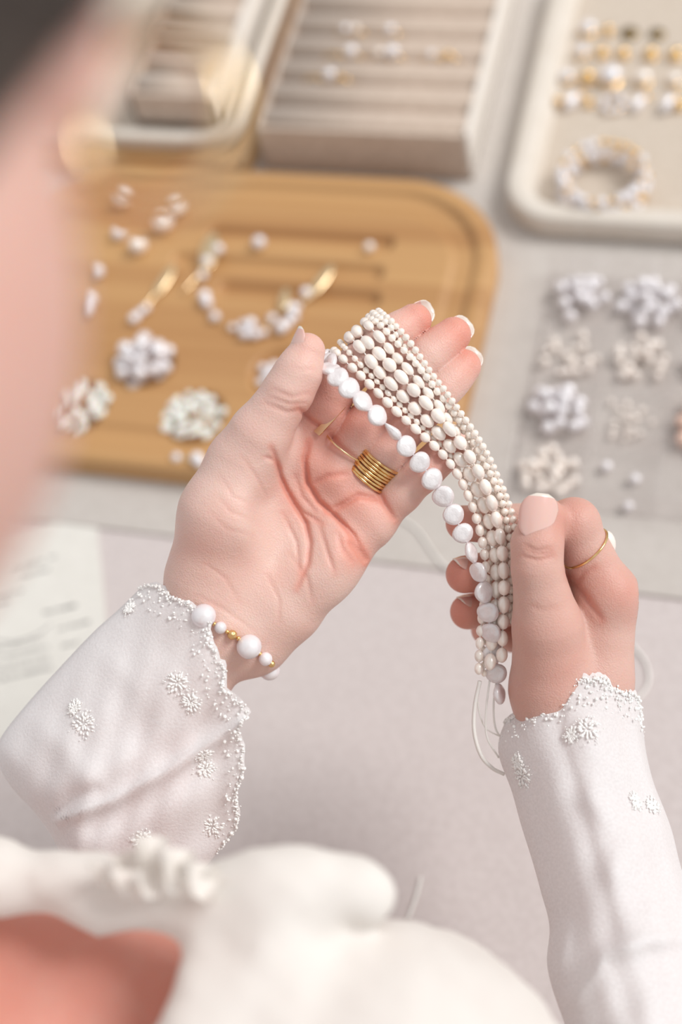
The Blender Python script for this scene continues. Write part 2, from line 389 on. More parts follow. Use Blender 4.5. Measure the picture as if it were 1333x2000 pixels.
def lhand(P, crease=True):
    # palm and wrist
    d = chain(P, [(352, 1345, -19, 18), (436, 1212, -15, 19), (440, 1140, -15, 17)], 8)
    for a in ([(392, 1190, -15, 15), (430, 1120, -13, 15), (596, 888, -13, 11)],
              [(455, 1210, -17, 14), (470, 1130, -16, 15), (655, 925, -14, 11)],
              [(490, 1240, -17, 14), (520, 1160, -16, 14.5), (706, 965, -14, 10.5)],
              [(500, 1245, -17, 14), (560, 1185, -13, 14), (648, 1082, -10, 13.5), (712, 1030, -12, 10.5)]):
        d = smin(d, chain(P, a, 6), 9)
    d = smin(d, chain(P, [(402, 1125, -9, 16), (440, 1005, -1, 17.3), (476, 910, 1, 14.5)], 8), 9)       # thenar
    d = smin(d, ellip(P, L(628, 1105, -5), (13, 16, 9)), 8)                                              # hypothenar
    for c in ((652, 930, -6, 7.5), (700, 985, -6, 7.0), (605, 900, -7, 7.5), (735, 1020, -8, 7.5)):
        d = smin(d, np.linalg.norm(P - L(*c[:3]), axis=1) - c[3], 6)
    d = smin(d, chain(P, [(500, 930, -6, 9), (575, 855, -9, 8)], 4), 8)                                 # web
    d = smax(d, -ellip(P, L(575, 1010, 12), (15, 21, 13)), 9)                                           # cupped hollow
    f = None
    for k in ('index', 'middle', 'ring', 'little'):
        e = chain(P, LH[k], 3)
        # soft pads between the joints
        p = LH[k]
        for a, b in zip(p[:-1], p[1:]):
            m = [(x + y) / 2 for x, y in zip(a, b)]
            e = smin(e, np.linalg.norm(P - L(m[0], m[1], m[2] + .9), axis=1) - m[3] * .9, 4)
        f = e if f is None else smin(f, e, .4)
    d = smin(d, f, 4)
    d = smin(d, chain(P, LH['thumb'], 3), 6)
    if crease:
        u, v = pix(P); front = 1 / (1 + np.exp(-(P[:, 2] + 570 + 13) * .8))
        nearhand = np.abs(d) < 5
        if nearhand.any():
            uu, vv = u[nearhand], v[nearhand]; add = np.zeros(len(uu))
            for line, dep, w in L_CREASE:
                q, tp = poly_dist(uu, vv, line, True); q = q / w; add = np.maximum(add, dep * tp * np.exp(-q * q))
            d = d.copy(); d[nearhand] += add * front[nearhand]
    return d
RH = dict(
    thumb=[(1080, 1345, -6, 17), (1070, 1222, 6, 13.6), (1050, 1110, 13, 9.7), (1050, 1065, 13, 9.8), (1062, 1014, 10, 8.9)],
    index=[(1190, 1170, -5, 11.5), (1122, 1024, 0, 9.4), (1012, 1026, -17, 8.4), (906, 1022, -15, 7.4)],
    middle=[(1185, 1185, -26, 11.5), (1088, 1085, -31, 9.4), (980, 1112, -27, 8.5), (908, 1122, -18, 7.8)],
    ring=[(1170, 1215, -44, 11), (1080, 1160, -47, 9), (985, 1184, -37, 8.2), (914, 1195, -25, 7.4)],
    little=[(1155, 1255, -58, 10), (1080, 1222, -60, 8), (1000, 1240, -50, 7), (950, 1230, -40, 6.5)])
R_CREASE = [([(1022, 1062), (1048, 1076), (1078, 1070)], .6, 4), ([(1018, 1085), (1050, 1094), (1085, 1086)], .7, 4), ([(1025, 1073), (1050, 1083), (1082, 1078)], .6, 3),
            ([(1105, 1115), (1130, 1135), (1140, 1120), (1165, 1105)], .7, 5), ([(1115, 1130), (1140, 1160), (1178, 1212)], 1.2, 6),
            ([(1120, 1108), (1150, 1092)], .4, 4), ([(1030, 1180), (1060, 1192), (1090, 1185)], .3, 6)]
def rhand(P, crease=True):
    d = chain(P, [(1152, 1530, -8, 17), (1122, 1400, -14, 18)], 6)
    for a in ([(1085, 1405, -8, 16), (1080, 1345, -6, 17)], [(1150, 1400, -12, 16.5), (1160, 1330, -10, 15.5), (1190, 1175, -6, 11.5)],
              [(1140, 1400, -28, 16), (1185, 1190, -26, 12)], [(1125, 1400, -38, 15), (1170, 1220, -43, 11.5)], [(1115, 1400, -42, 14), (1155, 1258, -56, 10.5)]):
        d = smin(d, chain(P, a, 6), 9)
    d = smin(d, chain(P, [(1110, 1290, -14, 15), (1140, 1200, -14, 11)], 6), 8)
    f = None
    for k in ('index', 'middle', 'ring', 'little'):
        e = chain(P, RH[k], 3); f = e if f is None else smin(f, e, 1.0)
    f = smin(f, np.linalg.norm(P - L(1122, 1022, 1), axis=1) - 9.9, 3)
    f = smin(f, np.linalg.norm(P - L(1190, 1160, -3), axis=1) - 12, 4)
    d = smin(d, f, 5)
    d = smin(d, chain(P, RH['thumb'], 3), 4)
    if crease:
        u, v = pix(P); front = 1 / (1 + np.exp(-(P[:, 2] + 570 + 5) * .8)); near = np.abs(d) < 4
        if near.any():
            uu, vv = u[near], v[near]; add = np.zeros(len(uu))
            for line, dep, w in R_CREASE:
                q, tp = poly_dist(uu, vv, line, True); q = q / w; add = np.maximum(add, dep * tp * np.exp(-q * q))
            d = d.copy(); d[near] += add * front[near]
    return d
# the rest of the body: coarse, hidden by the clothes or out of focus
SH_R = np.array([13, -218, -435.]); SH_L = np.array([-304, -182, -520.]); EL_R = np.array([128, -262, -500.]); EL_L = np.array([-120, -285, -600.])
WR_R = L(1140, 1440, -16); WR_L = L(352, 1335, -20)
UP = M[2]; FW = M[1]; RT = M[0]          # world axes in camera space
CHEST = (SH_R + SH_L) / 2 - UP * 120 - FW * 45
HEAD = np.array([-110.5, 35, -197.]); NECK = (SH_R + SH_L) / 2 + UP * 30
FACE = FW * .62 - UP * .55 - RT * .56; FACE /= np.linalg.norm(FACE)
HUP = UP - FACE * (UP @ FACE); HUP /= np.linalg.norm(HUP); HSD = np.cross(FACE, HUP)
EAR = np.array([-40., 62, -196.])
def to_px(p, z): return L(p[0], p[1], z)
def torso(P):
    d = ellip(P, CHEST, (150, 150, 78), np.stack([RT, UP, FW], 1))
    d = smin(d, cone(P, SH_R - UP * 10, SH_L - UP * 10, 42, 42), 30)
    d = smin(d, cone(P, CHEST - UP * 80, CHEST - UP * 330, 105, 125), 60)
    return d
def arms(P):
    d = smin(cone(P, SH_R, EL_R, 40, 26), cone(P, EL_R, WR_R, 22, 14), 10)
    return smin(d, smin(cone(P, SH_L, EL_L, 40, 26), cone(P, EL_L, WR_L, 18, 12), 10), 2)
def head(P):
    R = np.stack([HSD, HUP, FACE], 1)
    d = ellip(P, HEAD, (72, 78, 76), R)
    d = smin(d, ellip(P, HEAD - HUP * 50 + FACE * 25 - RT * 22, (46, 40, 50), R), 25)
    d = smin(d, cone(P, HEAD + FACE * 74 + HUP * 12, HEAD + FACE * 92 - HUP * 22, 5, 9), 10)       # nose
    for s in (-1, 1):
        d = smax(d, -ellip(P, HEAD + FACE * 84 + HUP * 8 + HSD * 30 * s, (17, 11, 14), R), 8)
        d = smin(d, ellip(P, HEAD + FACE * 66 + HUP * 6 + HSD * 30 * s, (12, 11, 12), R), 2)
    d = smin(d, ellip(P, HEAD + FACE * 76 - HUP * 46, (20, 5, 8), R), 4); d = smin(d, ellip(P, HEAD + FACE * 75 - HUP * 54, (16, 5, 8), R), 3)
    e = ellip(P, EAR + np.array([2., 6, 0]), (7, 15, 9)); e = smax(e, -ellip(P, EAR + np.array([6., 7, 3]), (5, 9, 5)), 3)
    return smin(d, e, 5)
def legs(P):
    d = None; hip = CHEST - UP * 330
    floor_h = lambda p: (W(p)[2]) * 1000
    for s in (-1, 1):
        h = hip + RT * 75 * s - UP * 20; k = h + FW * 330; f = k + FW * 40; f = f - UP * (floor_h(f) - 45); t = f + FW * 120 - UP * 17
        e = smin(cone(P, h, k, 85, 58), cone(P, k, f, 56, 38), 15); e = smin(e, cone(P, f, t, 40, 27), 15)
        d = e if d is None else smin(d, e, 20)
    return d
def neck(P): return cone(P, NECK - UP * 20 - RT * 45, HEAD - HUP * 40 - FACE * 20 - RT * 45, 48, 40)
def upper_chest(P): return ellip(P, np.array([(40 - 666.5) / FPX * 478, -(2490 - 1000) / FPX * 478, -478.]), (125, 126, 36))
def body(P):
    return smin(smin(smin(torso(P), legs(P), 40), arms(P), 25), upper_chest(P), 15)
Vl, Ql = surface_net(lhand, L(270, 1400, -60), L(1010, 560, 50), .6)
Vr, Qr = surface_net(rhand, L(830, 1600, -90), L(1290, 940, 50), .65)
allp = np.array([SH_R, SH_L, EL_R, EL_L, CHEST - UP * 1100 - FW * 200 - RT * 150, CHEST + FW * 650 - UP * 1100 + RT * 150, HEAD + 130, HEAD - 130, CHEST + 160, CHEST - 160])
Vb, Qb = surface_net(body, allp.min(0) - 60, allp.max(0) + 60, 6.0)
Vh, Qh = surface_net(lambda P: smin(head(P), neck(P), 14), HEAD - np.array([90, 190, 250]), HEAD + np.array([110, 75, 110]), 2.0)
def blush_at(V):
    u, v = pix(V); b = np.full(len(V), .22); z = V[:, 2] + 570
    for (a, c, r, s) in ((612, 662, 45, .3), (825, 610, 55, .62), (905, 630, 55, .62), (930, 700, 55, .6), (870, 890, 60, .5), (660, 760, 70, .3), (745, 830, 70, .4),
                         (650, 830, 60, .35), (690, 985, 55, .45), (700, 1080, 45, .45), (640, 940, 60, .3), (620, 880, 50, .3), (575, 975, 40, .25), (400, 1080, 80, .1),
                         (885, 1110, 60, .75), (890, 1200, 60, .8), (890, 1020, 50, .6), (1110, 1010, 60, .4), (1240, 1150, 60, .35), (1080, 1300, 110, .22), (1170, 1120, 50, .2), (780, 985, 60, .2), (1055, 1040, 40, .2)):
        b += s * np.exp(-((u - a) ** 2 + (v - c) ** 2) / (r * r))
    for line, dep, w in L_CREASE + R_CREASE:
        b += .28 * dep * np.exp(-(poly_dist(u, v, line) / (w * 1.6)) ** 2)
    return np.clip(b, 0, 1)
bl = np.concatenate([blush_at(Vl), blush_at(Vr), np.full(len(Vb), .3), np.full(len(Vh), .5)])
# chest skin is flushed
dch = np.linalg.norm(Vb - np.array([-80, -180, -470]), axis=1); bl[len(Vl) + len(Vr):len(Vl) + len(Vr) + len(Vb)] = np.where(dch < 190, .95, .5)
V = np.vstack([Vl, Vr, Vb, Vh]); Q = np.vstack([Ql, Qr + len(Vl), Qb + len(Vl) + len(Vr), Qh + len(Vl) + len(Vr) + len(Vb)])
me = np_mesh('person', W(V), Q[:, ::-1] if False else Q)
at = me.attributes.new('blush', 'FLOAT', 'POINT'); at.data.foreach_set('value', bl.astype(np.float32))
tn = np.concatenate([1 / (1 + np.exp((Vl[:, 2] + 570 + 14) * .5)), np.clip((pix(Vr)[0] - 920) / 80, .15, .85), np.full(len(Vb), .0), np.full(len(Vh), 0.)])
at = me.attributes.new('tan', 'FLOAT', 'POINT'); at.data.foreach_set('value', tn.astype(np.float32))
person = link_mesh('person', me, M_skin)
tag(person, 'person in a white embroidered blouse holding up pearl strands in both hands', 'person')

# nails
def nail(base, d, nrm, w, l, parent, curl=.95, thick=.35, tipfrac=.2):
    base = np.asarray(base, float); d = np.asarray(d, float); d /= np.linalg.norm(d); nrm = np.asarray(nrm, float); nrm = nrm - d * (nrm @ d); nrm /= np.linalg.norm(nrm); s = np.cross(d, nrm)
    ni, nj = 14, 12; Rr = w / 2 / math.sin(curl); vs = []; fs = []
    for side in (0, 1):
        for i in range(ni + 1):
            t = i / ni; wf = math.sqrt(max(.02, 1 - (max(0, .34 - t) / .36) ** 2)) * math.sqrt(1 - (max(0, t - .60) / .415) ** 2)
            for j in range(nj + 1):
                x = 2 * j / nj - 1; a = x * curl * wf
                tt = t * l
                p = base + d * tt + s * Rr * math.sin(a) + nrm * (Rr * math.cos(a) - Rr - 1.6 * (t - .5) ** 2 - side * thick)
                vs.append(W(p))
    o = (ni + 1) * (nj + 1)
    for i in range(ni):
        for j in range(nj):
            a = i * (nj + 1) + j; fs.append((a, a + 1, a + nj + 2, a + nj + 1)); fs.append((o + a, o + a + nj + 1, o + a + nj + 2, o + a + 1))
    for i in range(ni):
        for a in (i * (nj + 1), i * (nj + 1) + nj):
            fs.append((a, a + nj + 1, o + a + nj + 1, o + a))
    for j in range(nj):
        for a in (j, ni * (nj + 1) + j): fs.append((a, a + 1, o + a + 1, o + a))
    me = bpy.data.meshes.new('fingernail'); me.from_pydata([tuple(p) for p in vs], [], fs); me.materials.append(M_nail); me.materials.append(M_nailtip)
    for p in me.polygons:
        i = (min(p.vertices) % o) // (nj + 1)
        if i >= ni * (1 - tipfrac): p.material_index = 1
    bm = bmesh.new(); bm.from_mesh(me); bmesh.ops.recalc_face_normals(bm, faces=bm.faces); bm.to_mesh(me); bm.free()
    return link_mesh('fingernail', me, None, parent)
def finger_nail(ch, nrm, w, l, back, off=.1, tip=.27):
    a, b = L(*ch[-2][:3]), L(*ch[-1][:3]); d = (b - a) / np.linalg.norm(b - a); r = ch[-1][3]
    nrm = np.asarray(nrm, float); nrm = nrm - d * (nrm @ d); nrm /= np.linalg.norm(nrm)
    return nail(b + nrm * (r + off) - d * back, d, nrm, w, l, person, tipfrac=tip)
finger_nail(LH['index'], (.15, .35, -1), 10.8, 17.6, 5.5); finger_nail(LH['middle'], (.2, .2, -1), 11.4, 18, 5.5); finger_nail(LH['ring'], (.2, .25, -1), 10.8, 17.5, 5.5)
finger_nail(LH['little'], (.2, .2, -1), 8.5, 12, 5)
finger_nail(LH['thumb'], (-.92, .2, .36), 10.5, 14.6, 6.8, .0, .14)
a = L(1053, 1052, 0); nail(L(1054, 1054, 22.4), (.10, 1, -.14), (.10, .1, 1), 15.6, 18.2, person, curl=.9, tipfrac=.08)
for k, nr in (('index', (-.4, .3, -.8)), ('middle', (-.3, .7, .62)), ('ring', (-.3, .7, .62))):
    finger_nail(RH[k], nr, 9.0, 10.4, 4.2, .0, .12)

# ------------------------------------------------------------------ pearl strands
def march(u, v, fn, z0=60.0, z1=-60.0):
    """height over the focus plane where the lens ray meets the surface (nan where it misses)"""
    if len(u) == 0: return np.zeros(0)
    u = np.asarray(u, float); v = np.asarray(v, float); z = np.full(len(u), z0); hit = np.zeros(len(u), bool)
    for _ in range(60):
        P = np.stack([L(a, b, c) for a, b, c in zip(u, v, z)]); d = fn(P); hit |= d < .15
        z = np.where(hit, z, z - np.clip(d * .9, .1, 20))
        if (hit | (z < z1)).all(): break
    return np.where(hit & (z > z1), z, np.nan)
def upper_hull(s, z):
    """a taut string over bumps"""
    h = []
    for p in zip(s, z):
        while len(h) >= 2 and (h[-1][1] - h[-2][1]) * (p[0] - h[-2][0]) <= (p[1] - h[-2][1]) * (h[-1][0] - h[-2][0]): h.pop()
        h.append(p)
    h = np.array(h); return np.interp(s, h[:, 0], h[:, 1])
me_oval = sphere_mesh('pearl', M_cream, 16, 10, lambda c: Vector((c.x, c.y * (1 - .06 * c.x), c.z)))
me_seed = sphere_mesh('seed_pearl', M_rice, 12, 8)
def coin_shape(c):
    r = min(1.0, math.hypot(c.x, c.y)); a = math.atan2(c.y, c.x); k = 1 + .03 * math.sin(3 * a + 1)
    return Vector((c.x * k, c.y * k, math.copysign(.40 * math.sqrt(max(0, 1 - r ** 3.2)), c.z) + .035 * math.sin(4 * c.x + 2 * c.y)))
me_coin = sphere_mesh('coin_pearl', M_coin, 28, 20, coin_shape)
me_drop = sphere_mesh('drop_pearl', M_coin, 18, 12, lambda c: Vector((c.x, c.y * (.62 + .38 * c.x), c.z * (.6 + .4 * c.x))))
STR = []
def strand(label, pts, hl, hw, mesh, lay, wrap=True, zk=None, gap=.2, name='pearl_strand', jit=.06, split=930):
    """pts (u,v); heights from the fingers under it above row `split`, then zk(v)"""
    p = catmull(pts, 10)
    u, v = p[:, 0], p[:, 1]; z = np.full(len(u), np.nan); up = v < split
    z[up] = march(u[up], v[up], lambda P: lhand(P, False)) + hw
    z[~up] = np.interp(v[~up], [930, 985, 1060, 1150, 1250, 1420], zk or [2, -2.5, -4, -5, -7, -8])
    ok = ~np.isnan(z); s = np.concatenate([[0], np.cumsum(np.hypot(np.diff(u), np.diff(v)))]) * .205
    z = np.interp(s, s[ok], z[ok]); kk = int(up.sum())
    if kk > 2: z[:kk] = upper_hull(s[:kk], z[:kk])
    z = np.convolve(np.pad(z, 4, mode='edge'), np.ones(9) / 9, 'valid') + lay
    P = [L(a, b, c) for a, b, c in zip(u, v, z)]
    if wrap:   # over the edge of the index finger and round its back
        u0, v0 = pts[0]; d = np.array([-.62, -.78])
        P = [L(u0 + 46, v0 + 52, -16), L(u0 + 20, v0 + 22, -15), L(u0 - 4, v0 - 5, -8.5), L(u0 - 4, v0 - 5, -2.5)] + [q for q in P[4:]]
    P = catmull(np.array(P), 3)
    seg = np.linalg.norm(np.diff(P, axis=0), axis=1); S = np.concatenate([[0], np.cumsum(seg)])
    beads = []; x = 0
    while True:
        h = hl * (1 + rng.uniform(-jit, jit) * 1.4); 
        if x + 2 * h > S[-1]: break
        c = x + h; q = np.array([np.interp(c, S, P[:, k]) for k in range(3)]); a = np.array([np.interp(min(c + .8, S[-1]), S, P[:, k]) for k in range(3)]) - np.array([np.interp(max(c - .8, 0), S, P[:, k]) for k in range(3)])
        beads.append([q, a / np.linalg.norm(a), h, hw * (1 + rng.uniform(-jit, jit))]); x += 2 * h + gap
    STR.append(dict(label=label, beads=beads, mesh=mesh, name=name, hw=hw, path=P))
strand('strand of large flat white coin pearls along the edge of the bundle',
       [(628, 700), (640, 722), (662, 745), (699, 770), (731, 804), (762, 836), (793, 864), (825, 899), (852, 938), (875, 977), (897, 1018), (918, 1060), (937, 1105), (951, 1150), (958, 1195), (958, 1230), (963, 1270), (968, 1310), (975, 1350), (982, 1385)],
       4.3, 4.5, me_coin, 0, zk=[6, 3, 2, -2, -7, -9], gap=.1, name='coin_pearl_strand', jit=.05)
strand('strand of small oval cream pearls right next to the coin pearls',
       [(646, 681), (667, 695), (682, 710), (696, 724), (712, 740), (728, 757), (746, 775), (765, 793), (781, 810), (797, 826), (816, 843), (838, 860), (858, 874), (880, 892), (905, 940), (925, 985), (935, 1020), (945, 1048), (952, 1085), (955, 1125), (950, 1170), (940, 1220), (934, 1270), (940, 1335)], 2.45, 1.85, me_oval, .2)
strand('strand of tiny cream rice pearls between two oval pearl strands',
       [(664, 668), (690, 697), (720, 727), (745, 752), (770, 780), (800, 810), (835, 845), (870, 876), (893, 908), (918, 957), (938, 1002), (950, 1042), (960, 1085), (963, 1135), (955, 1190), (944, 1250), (947, 1330)], 1.5, 1.2, me_seed, -.4)
strand('strand of plump oval cream pearls, third from the coin pearls',
       [(680, 655), (697, 676), (715, 695), (732, 715), (751, 735), (772, 757), (794, 782), (819, 804), (843, 827), (865, 850), (886, 872), (908, 900), (927, 934), (945, 968), (958, 1002), (965, 1042), (970, 1082), (973, 1125), (971, 1180), (960, 1250), (956, 1335)], 3.4, 2.4, me_oval, .3)
strand('strand of plump oval cream pearls in the middle of the fan',
       [(695, 642), (712, 663), (730, 683), (750, 704), (772, 727), (796, 752), (821, 778), (846, 800), (868, 822), (890, 847), (912, 876), (935, 915), (955, 952), (968, 992), (976, 1032), (980, 1075), (983, 1120), (985, 1170), (980, 1240), (970, 1320)], 3.4, 2.42, me_oval, .6)
strand('strand of slim oval cream pearls with a bare gap of thread',
       [(710, 628), (726, 645), (745, 668), (765, 690), (784, 712), (802, 730), (822, 747), (843, 770), (866, 800), (885, 825), (902, 850), (922, 882), (945, 922), (966, 962), (981, 1002), (988, 1042), (992, 1085), (993, 1130), (990, 1190), (985, 1250)], 3.0, 1.95, me_oval, 0)
strand('strand of small round cream pearls inside the outer two seed strands',
       [(722, 618), (745, 640), (775, 668), (800, 694), (825, 725), (852, 760), (884, 800), (910, 836), (934, 875), (958, 925), (978, 970), (992, 1010), (998, 1050), (1001, 1100), (1000, 1150), (995, 1215)], 1.65, 1.55, me_seed, .2)
strand('outermost strand of tiny round seed pearls over the fingertips',
       [(737, 609), (757, 622), (778, 640), (800, 664), (815, 688), (830, 711), (846, 735), (863, 760), (881, 785), (905, 815), (930, 853), (954, 895), (976, 940), (991, 977), (1001, 1012), (1006, 1060), (1009, 1110), (1008, 1160), (1001, 1225)], 1.5, 1.5, me_seed, .9)
strand('strand of tiny round seed pearls tucked beside the outermost strand',
       [(729, 613), (750, 630), (772, 650), (792, 676), (810, 704), (832, 735), (856, 770), (882, 803), (908, 842), (932, 882), (954, 925), (972, 962), (988, 1000), (996, 1045), (1001, 1090), (1003, 1140), (999, 1200)], 1.5, 1.45, me_seed, -.3)
strand('strand of oval cream pearls lying underneath the gathered bundle',
       [(872, 842), (898, 868), (925, 905), (948, 945), (964, 985), (974, 1025), (978, 1070), (979, 1120), (978, 1175), (968, 1240), (962, 1310)], 2.9, 2.3, me_oval, -3.0, wrap=False, split=0, zk=[0, -6, -8, -9, -10, -11])
# push beads of different strands apart
c = np.array([b[0] for s in STR for b in s['beads']]); r = np.array([(b[2] + b[3]) / 2 * .96 if s['mesh'] is not me_coin else 3.0 for s in STR for b in s['beads']])
sid = np.array([i for i, s in enumerate(STR) for b in s['beads']])
for it in range(25):
    D = c[:, None] - c[None]; dist = np.linalg.norm(D, axis=2) + 1e-6; ov = (r[:, None] + r[None]) * .92 - dist; ov[sid[:, None] == sid[None]] = 0; ov = np.maximum(ov, 0)
    n = D / dist[..., None]; n[..., 2] *= 1.8; n[..., :2] *= .25
    c = c + (n * ov[..., None] * .25).sum(1)
    for i in range(len(STR)):      # keep each strand smooth
        k = np.where(sid == i)[0]; m = c[k].copy(); m[1:-1] = .7 * c[k][1:-1] + .15 * (c[k][:-2] + c[k][2:]); c[k] = .5 * c[k] + .5 * m
# keep out of the hands
for it in range(6):
    for fn in (lambda P: lhand(P, False), lambda P: rhand(P, False)):
        d = fn(c); e = .4; g = np.stack([fn(c + np.eye(3)[k] * e) - d for k in range(3)], 1) / e
        pen = np.maximum(r * .88 - d, 0); c = c + g * pen[:, None] * .8
k = 0
for s in STR:
    n = len(s['beads']); cc = c[k:k + n]; k += n
    w = W(cc); root = empty(s['name'], tuple(w[n // 2]), s['label'], 'pearl strand', 'pearl strands held between the hands')
    tube('thread', [tuple(p) for p in w], .00028, M_thread, root, 5)
    for i in range(n):
        t = cc[min(i + 1, n - 1)] - cc[max(i - 1, 0)]; t /= np.linalg.norm(t)
        _, _, h, hw = s['beads'][i]; nz = np.array([0, 0, 1.])
        if s['mesh'] is me_coin:
            ang = rng.uniform(-.35, .35)
            if i in (4, 8, 9): ang = rng.choice([-.65, .65])
            if i == 10: ang = 1.2
            if i > 15: ang = rng.uniform(-1.2, 1.2)
            nz = np.array([rng.uniform(-.2, .2), rng.uniform(-.2, .2), 1])
        else: ang = rng.uniform(0, 6)
        y = np.cross(nz, t); y /= np.linalg.norm(y); zz = np.cross(t, y)
        y, zz = y * math.cos(ang) + zz * math.sin(ang), zz * math.cos(ang) - y * math.sin(ang)
        Rm = Matrix([list(q) for q in zip(WD(t), WD(y), WD(zz))])
        mesh = s['mesh']; sca = (h * .001, hw * .001, hw * .001)
        if mesh is me_coin and i == 10: mesh = me_drop; sca = (.0046, .0034, .003)
        put('pearl', mesh, None, root, Vector(w[i]), Rm.to_quaternion(), sca)

# loose silk ends below the right hand
def curve_thing(name, pts, r, label, cat, group=None, m=M_thread):
    p = catmull(np.array([L(*q) for q in pts]), 8); w = W(p)
    o = tube(name, [tuple(x) for x in w], r, m); return tag(o, label, cat, group)
curve_thing('silk_thread', [(938, 1330, -8), (928, 1380, -9), (927, 1430, -10), (940, 1475, -12), (962, 1500, -14), (985, 1512, -16)], .00085, 'thick white silk cord end curving below the pearl bundle', 'thread', 'loose silk ends')
curve_thing('silk_thread', [(957, 1330, -8), (950, 1390, -9), (952, 1440, -10), (975, 1480, -12)], .0004, 'fine white thread loop hanging inside the curved silk cord', 'thread', 'loose silk ends')
curve_thing('silk_thread', [(972, 1320, -9), (965, 1370, -9), (968, 1420, -12), (985, 1450, -14)], .0004, 'fine thread tail nearest the lace cuff below the pearls', 'thread', 'loose silk ends')
curve_thing('silk_thread', [(937, 1330, -9), (934, 1375, -10), (948, 1420, -12), (980, 1440, -15)], .0003, 'thin cream thread crossing beside the thick silk cord end', 'thread', 'loose silk ends')

# ------------------------------------------------------------------ rings and bracelet
def ring_on(name, ch, seg, t, R, r, label, group=None, m=M_gold, hammer=0, tilt=(0, 0, 0), flat=1.0, squash=1.0, off=(0, 0, 0)):
    a, b = L(*ch[seg][:3]), L(*ch[seg + 1][:3]); p = a + (b - a) * t + np.array(off); d = (b - a) / np.linalg.norm(b - a) + np.array(tilt); d /= np.linalg.norm(d)
    x = np.cross(d, [0, 0, 1.]); x /= np.linalg.norm(x); y = np.cross(d, x)
    vs, fs = torus_verts(R, r, 56, 10, hammer=hammer, flat=flat)
    me = bpy.data.meshes.new(name); me.from_pydata([(q[0] * .001, q[1] * squash * .001, q[2] * .001) for q in vs], [], fs); me.materials.append(m); me.shade_smooth()
    o = put(name, me, m, None, Vector(W(p)), Matrix([list(q) for q in zip(WD(x), WD(y), WD(d))]).to_quaternion())
    tag(o, label, 'ring', group); return o, p
words = ['lowest', 'second', 'third', 'fourth', 'fifth', 'sixth', 'seventh', 'topmost']
for i in range(8):
    lab = ('hammered gold band lowest in the stack, nearest the palm' if i == 0 else 'hammered gold band at the fingertip end of the ring stack' if i == 7 else
           'hammered gold band in the ring stack, %s up from the palm' % words[i])
    ring_on('finger_ring', LH['ring'], 0, .07 + i * .043, 10.35 - .07 * i, .62, lab, 'stacked gold rings on the ring finger', hammer=.12, flat=1.0, tilt=(rng.uniform(-.03, .03), rng.uniform(-.03, .03), .03))
o, p = ring_on('bar_ring', LH['middle'], 0, .20, 10.8, .45, 'thin gold ring with a flat hammered bar along the middle finger', None, M_palegold, off=(-1.2, .6, .3))
bar = np.array([L(619, 847, 2.5), L(640, 826, 2.0), L(660, 806, 1.0), L(682, 782, -.5)])
bw = W(catmull(bar, 6)); vs, fs = [], []
for i, q in enumerate(bw):
    s = WD(np.array([.75, -.6, .3])) * .0013 * (1.15 - .5 * i / len(bw)); n = WD(np.array([-.3, .2, .9])) * .00035
    for a in (s + n, -s + n, -s - n, s - n): vs.append(Vector(q + a) - o.location)
for i in range(len(bw) - 1):
    for j in range(4): fs.append((i * 4 + j, i * 4 + (j + 1) % 4, i * 4 + 4 + (j + 1) % 4, i * 4 + 4 + j))
fs += [(3, 2, 1, 0), tuple(len(vs) - 4 + j for j in range(4))]
vs = [o.rotation_quaternion.inverted() @ v for v in vs]
pydata('hammered_bar', vs, fs, M_palegold, o, smooth=False)
o, p = ring_on('pearl_ring', RH['index'], 0, .68, 10.7, .5, 'thin gold ring with one oval pearl on the right index finger', None, M_gold, tilt=(-.40, 0, .25))
qi = o.rotation_quaternion.inverted(); pe = put('pearl', me_oval, None, None, (0, 0, 0)); pe.parent = o
pe.location = qi @ (Vector(W(L(1189, 1060, -4))) - o.location); pe.rotation_mode = 'QUATERNION'
pe.rotation_quaternion = qi @ Matrix([list(q) for q in zip(WD([.25, -.95, -.2]), WD([.95, .25, .1]), WD([0, -.2, 1]))]).to_quaternion(); pe.scale = (.0052, .0030, .0030)
cl = put('setting', me_seed, None, None, (0, 0, 0)); me2 = me_seed.copy(); me2.materials.clear(); me2.materials.append(M_gold); cl.data = me2; cl.parent = o
cl.location = qi @ (Vector(W(L(1176, 1040, -3))) - o.location); cl.scale = (.0014,) * 3

br = empty('wrist_bracelet', tuple(W(L(462, 1250, -15))), 'pearl and gold bead bracelet around the left wrist below the lace cuff', 'bracelet')
seq = [(398, 1203, 5.0, 'p'), (419, 1219, .9, 'g'), (431, 1226, 2.5, 'p'), (444, 1234, .9, 'g'), (454, 1240, 2.0, 'g'), (466, 1247, 1.0, 'g'), (487, 1263, 5.1, 'p'), (508, 1277, .9, 'g'), (519, 1287, 2.8, 'p'), (531, 1297, 1.5, 'g')]
zz = march([q[0] for q in seq], [q[1] for q in seq], lambda P: lhand(P, False)); pts = []
for (u, v, rr, kd), z in zip(seq, zz):
    z = (z if not np.isnan(z) else -14); pts.append(L(u, v, z + rr * (.75 if rr > 4 else .9)))
pts.append(L(527, 1309, -18)); kinds = [(q[2], q[3]) for q in seq] + [(4.4, 'p')]
for u, v, z, rr in ((515, 1312, -30, 2.4), (486, 1300, -38, 4.5), (455, 1282, -41, 2.4), (425, 1262, -41, 4.5), (395, 1235, -36, 2.4), (376, 1212, -28, 4.5), (372, 1200, -14, 2.4), (378, 1196, -4, 2.0)):
    pts.append(L(u, v, z)); kinds.append((rr, 'p'))
tube('elastic_cord', [tuple(W(q)) for q in catmull(np.array(pts + pts[:1]), 5)], .0003, M_gold, br, 5)
me_gb = sphere_mesh('gold_bead', M_gold, 14, 10); me_wp = sphere_mesh('white_pearl', M_white, 18, 12)
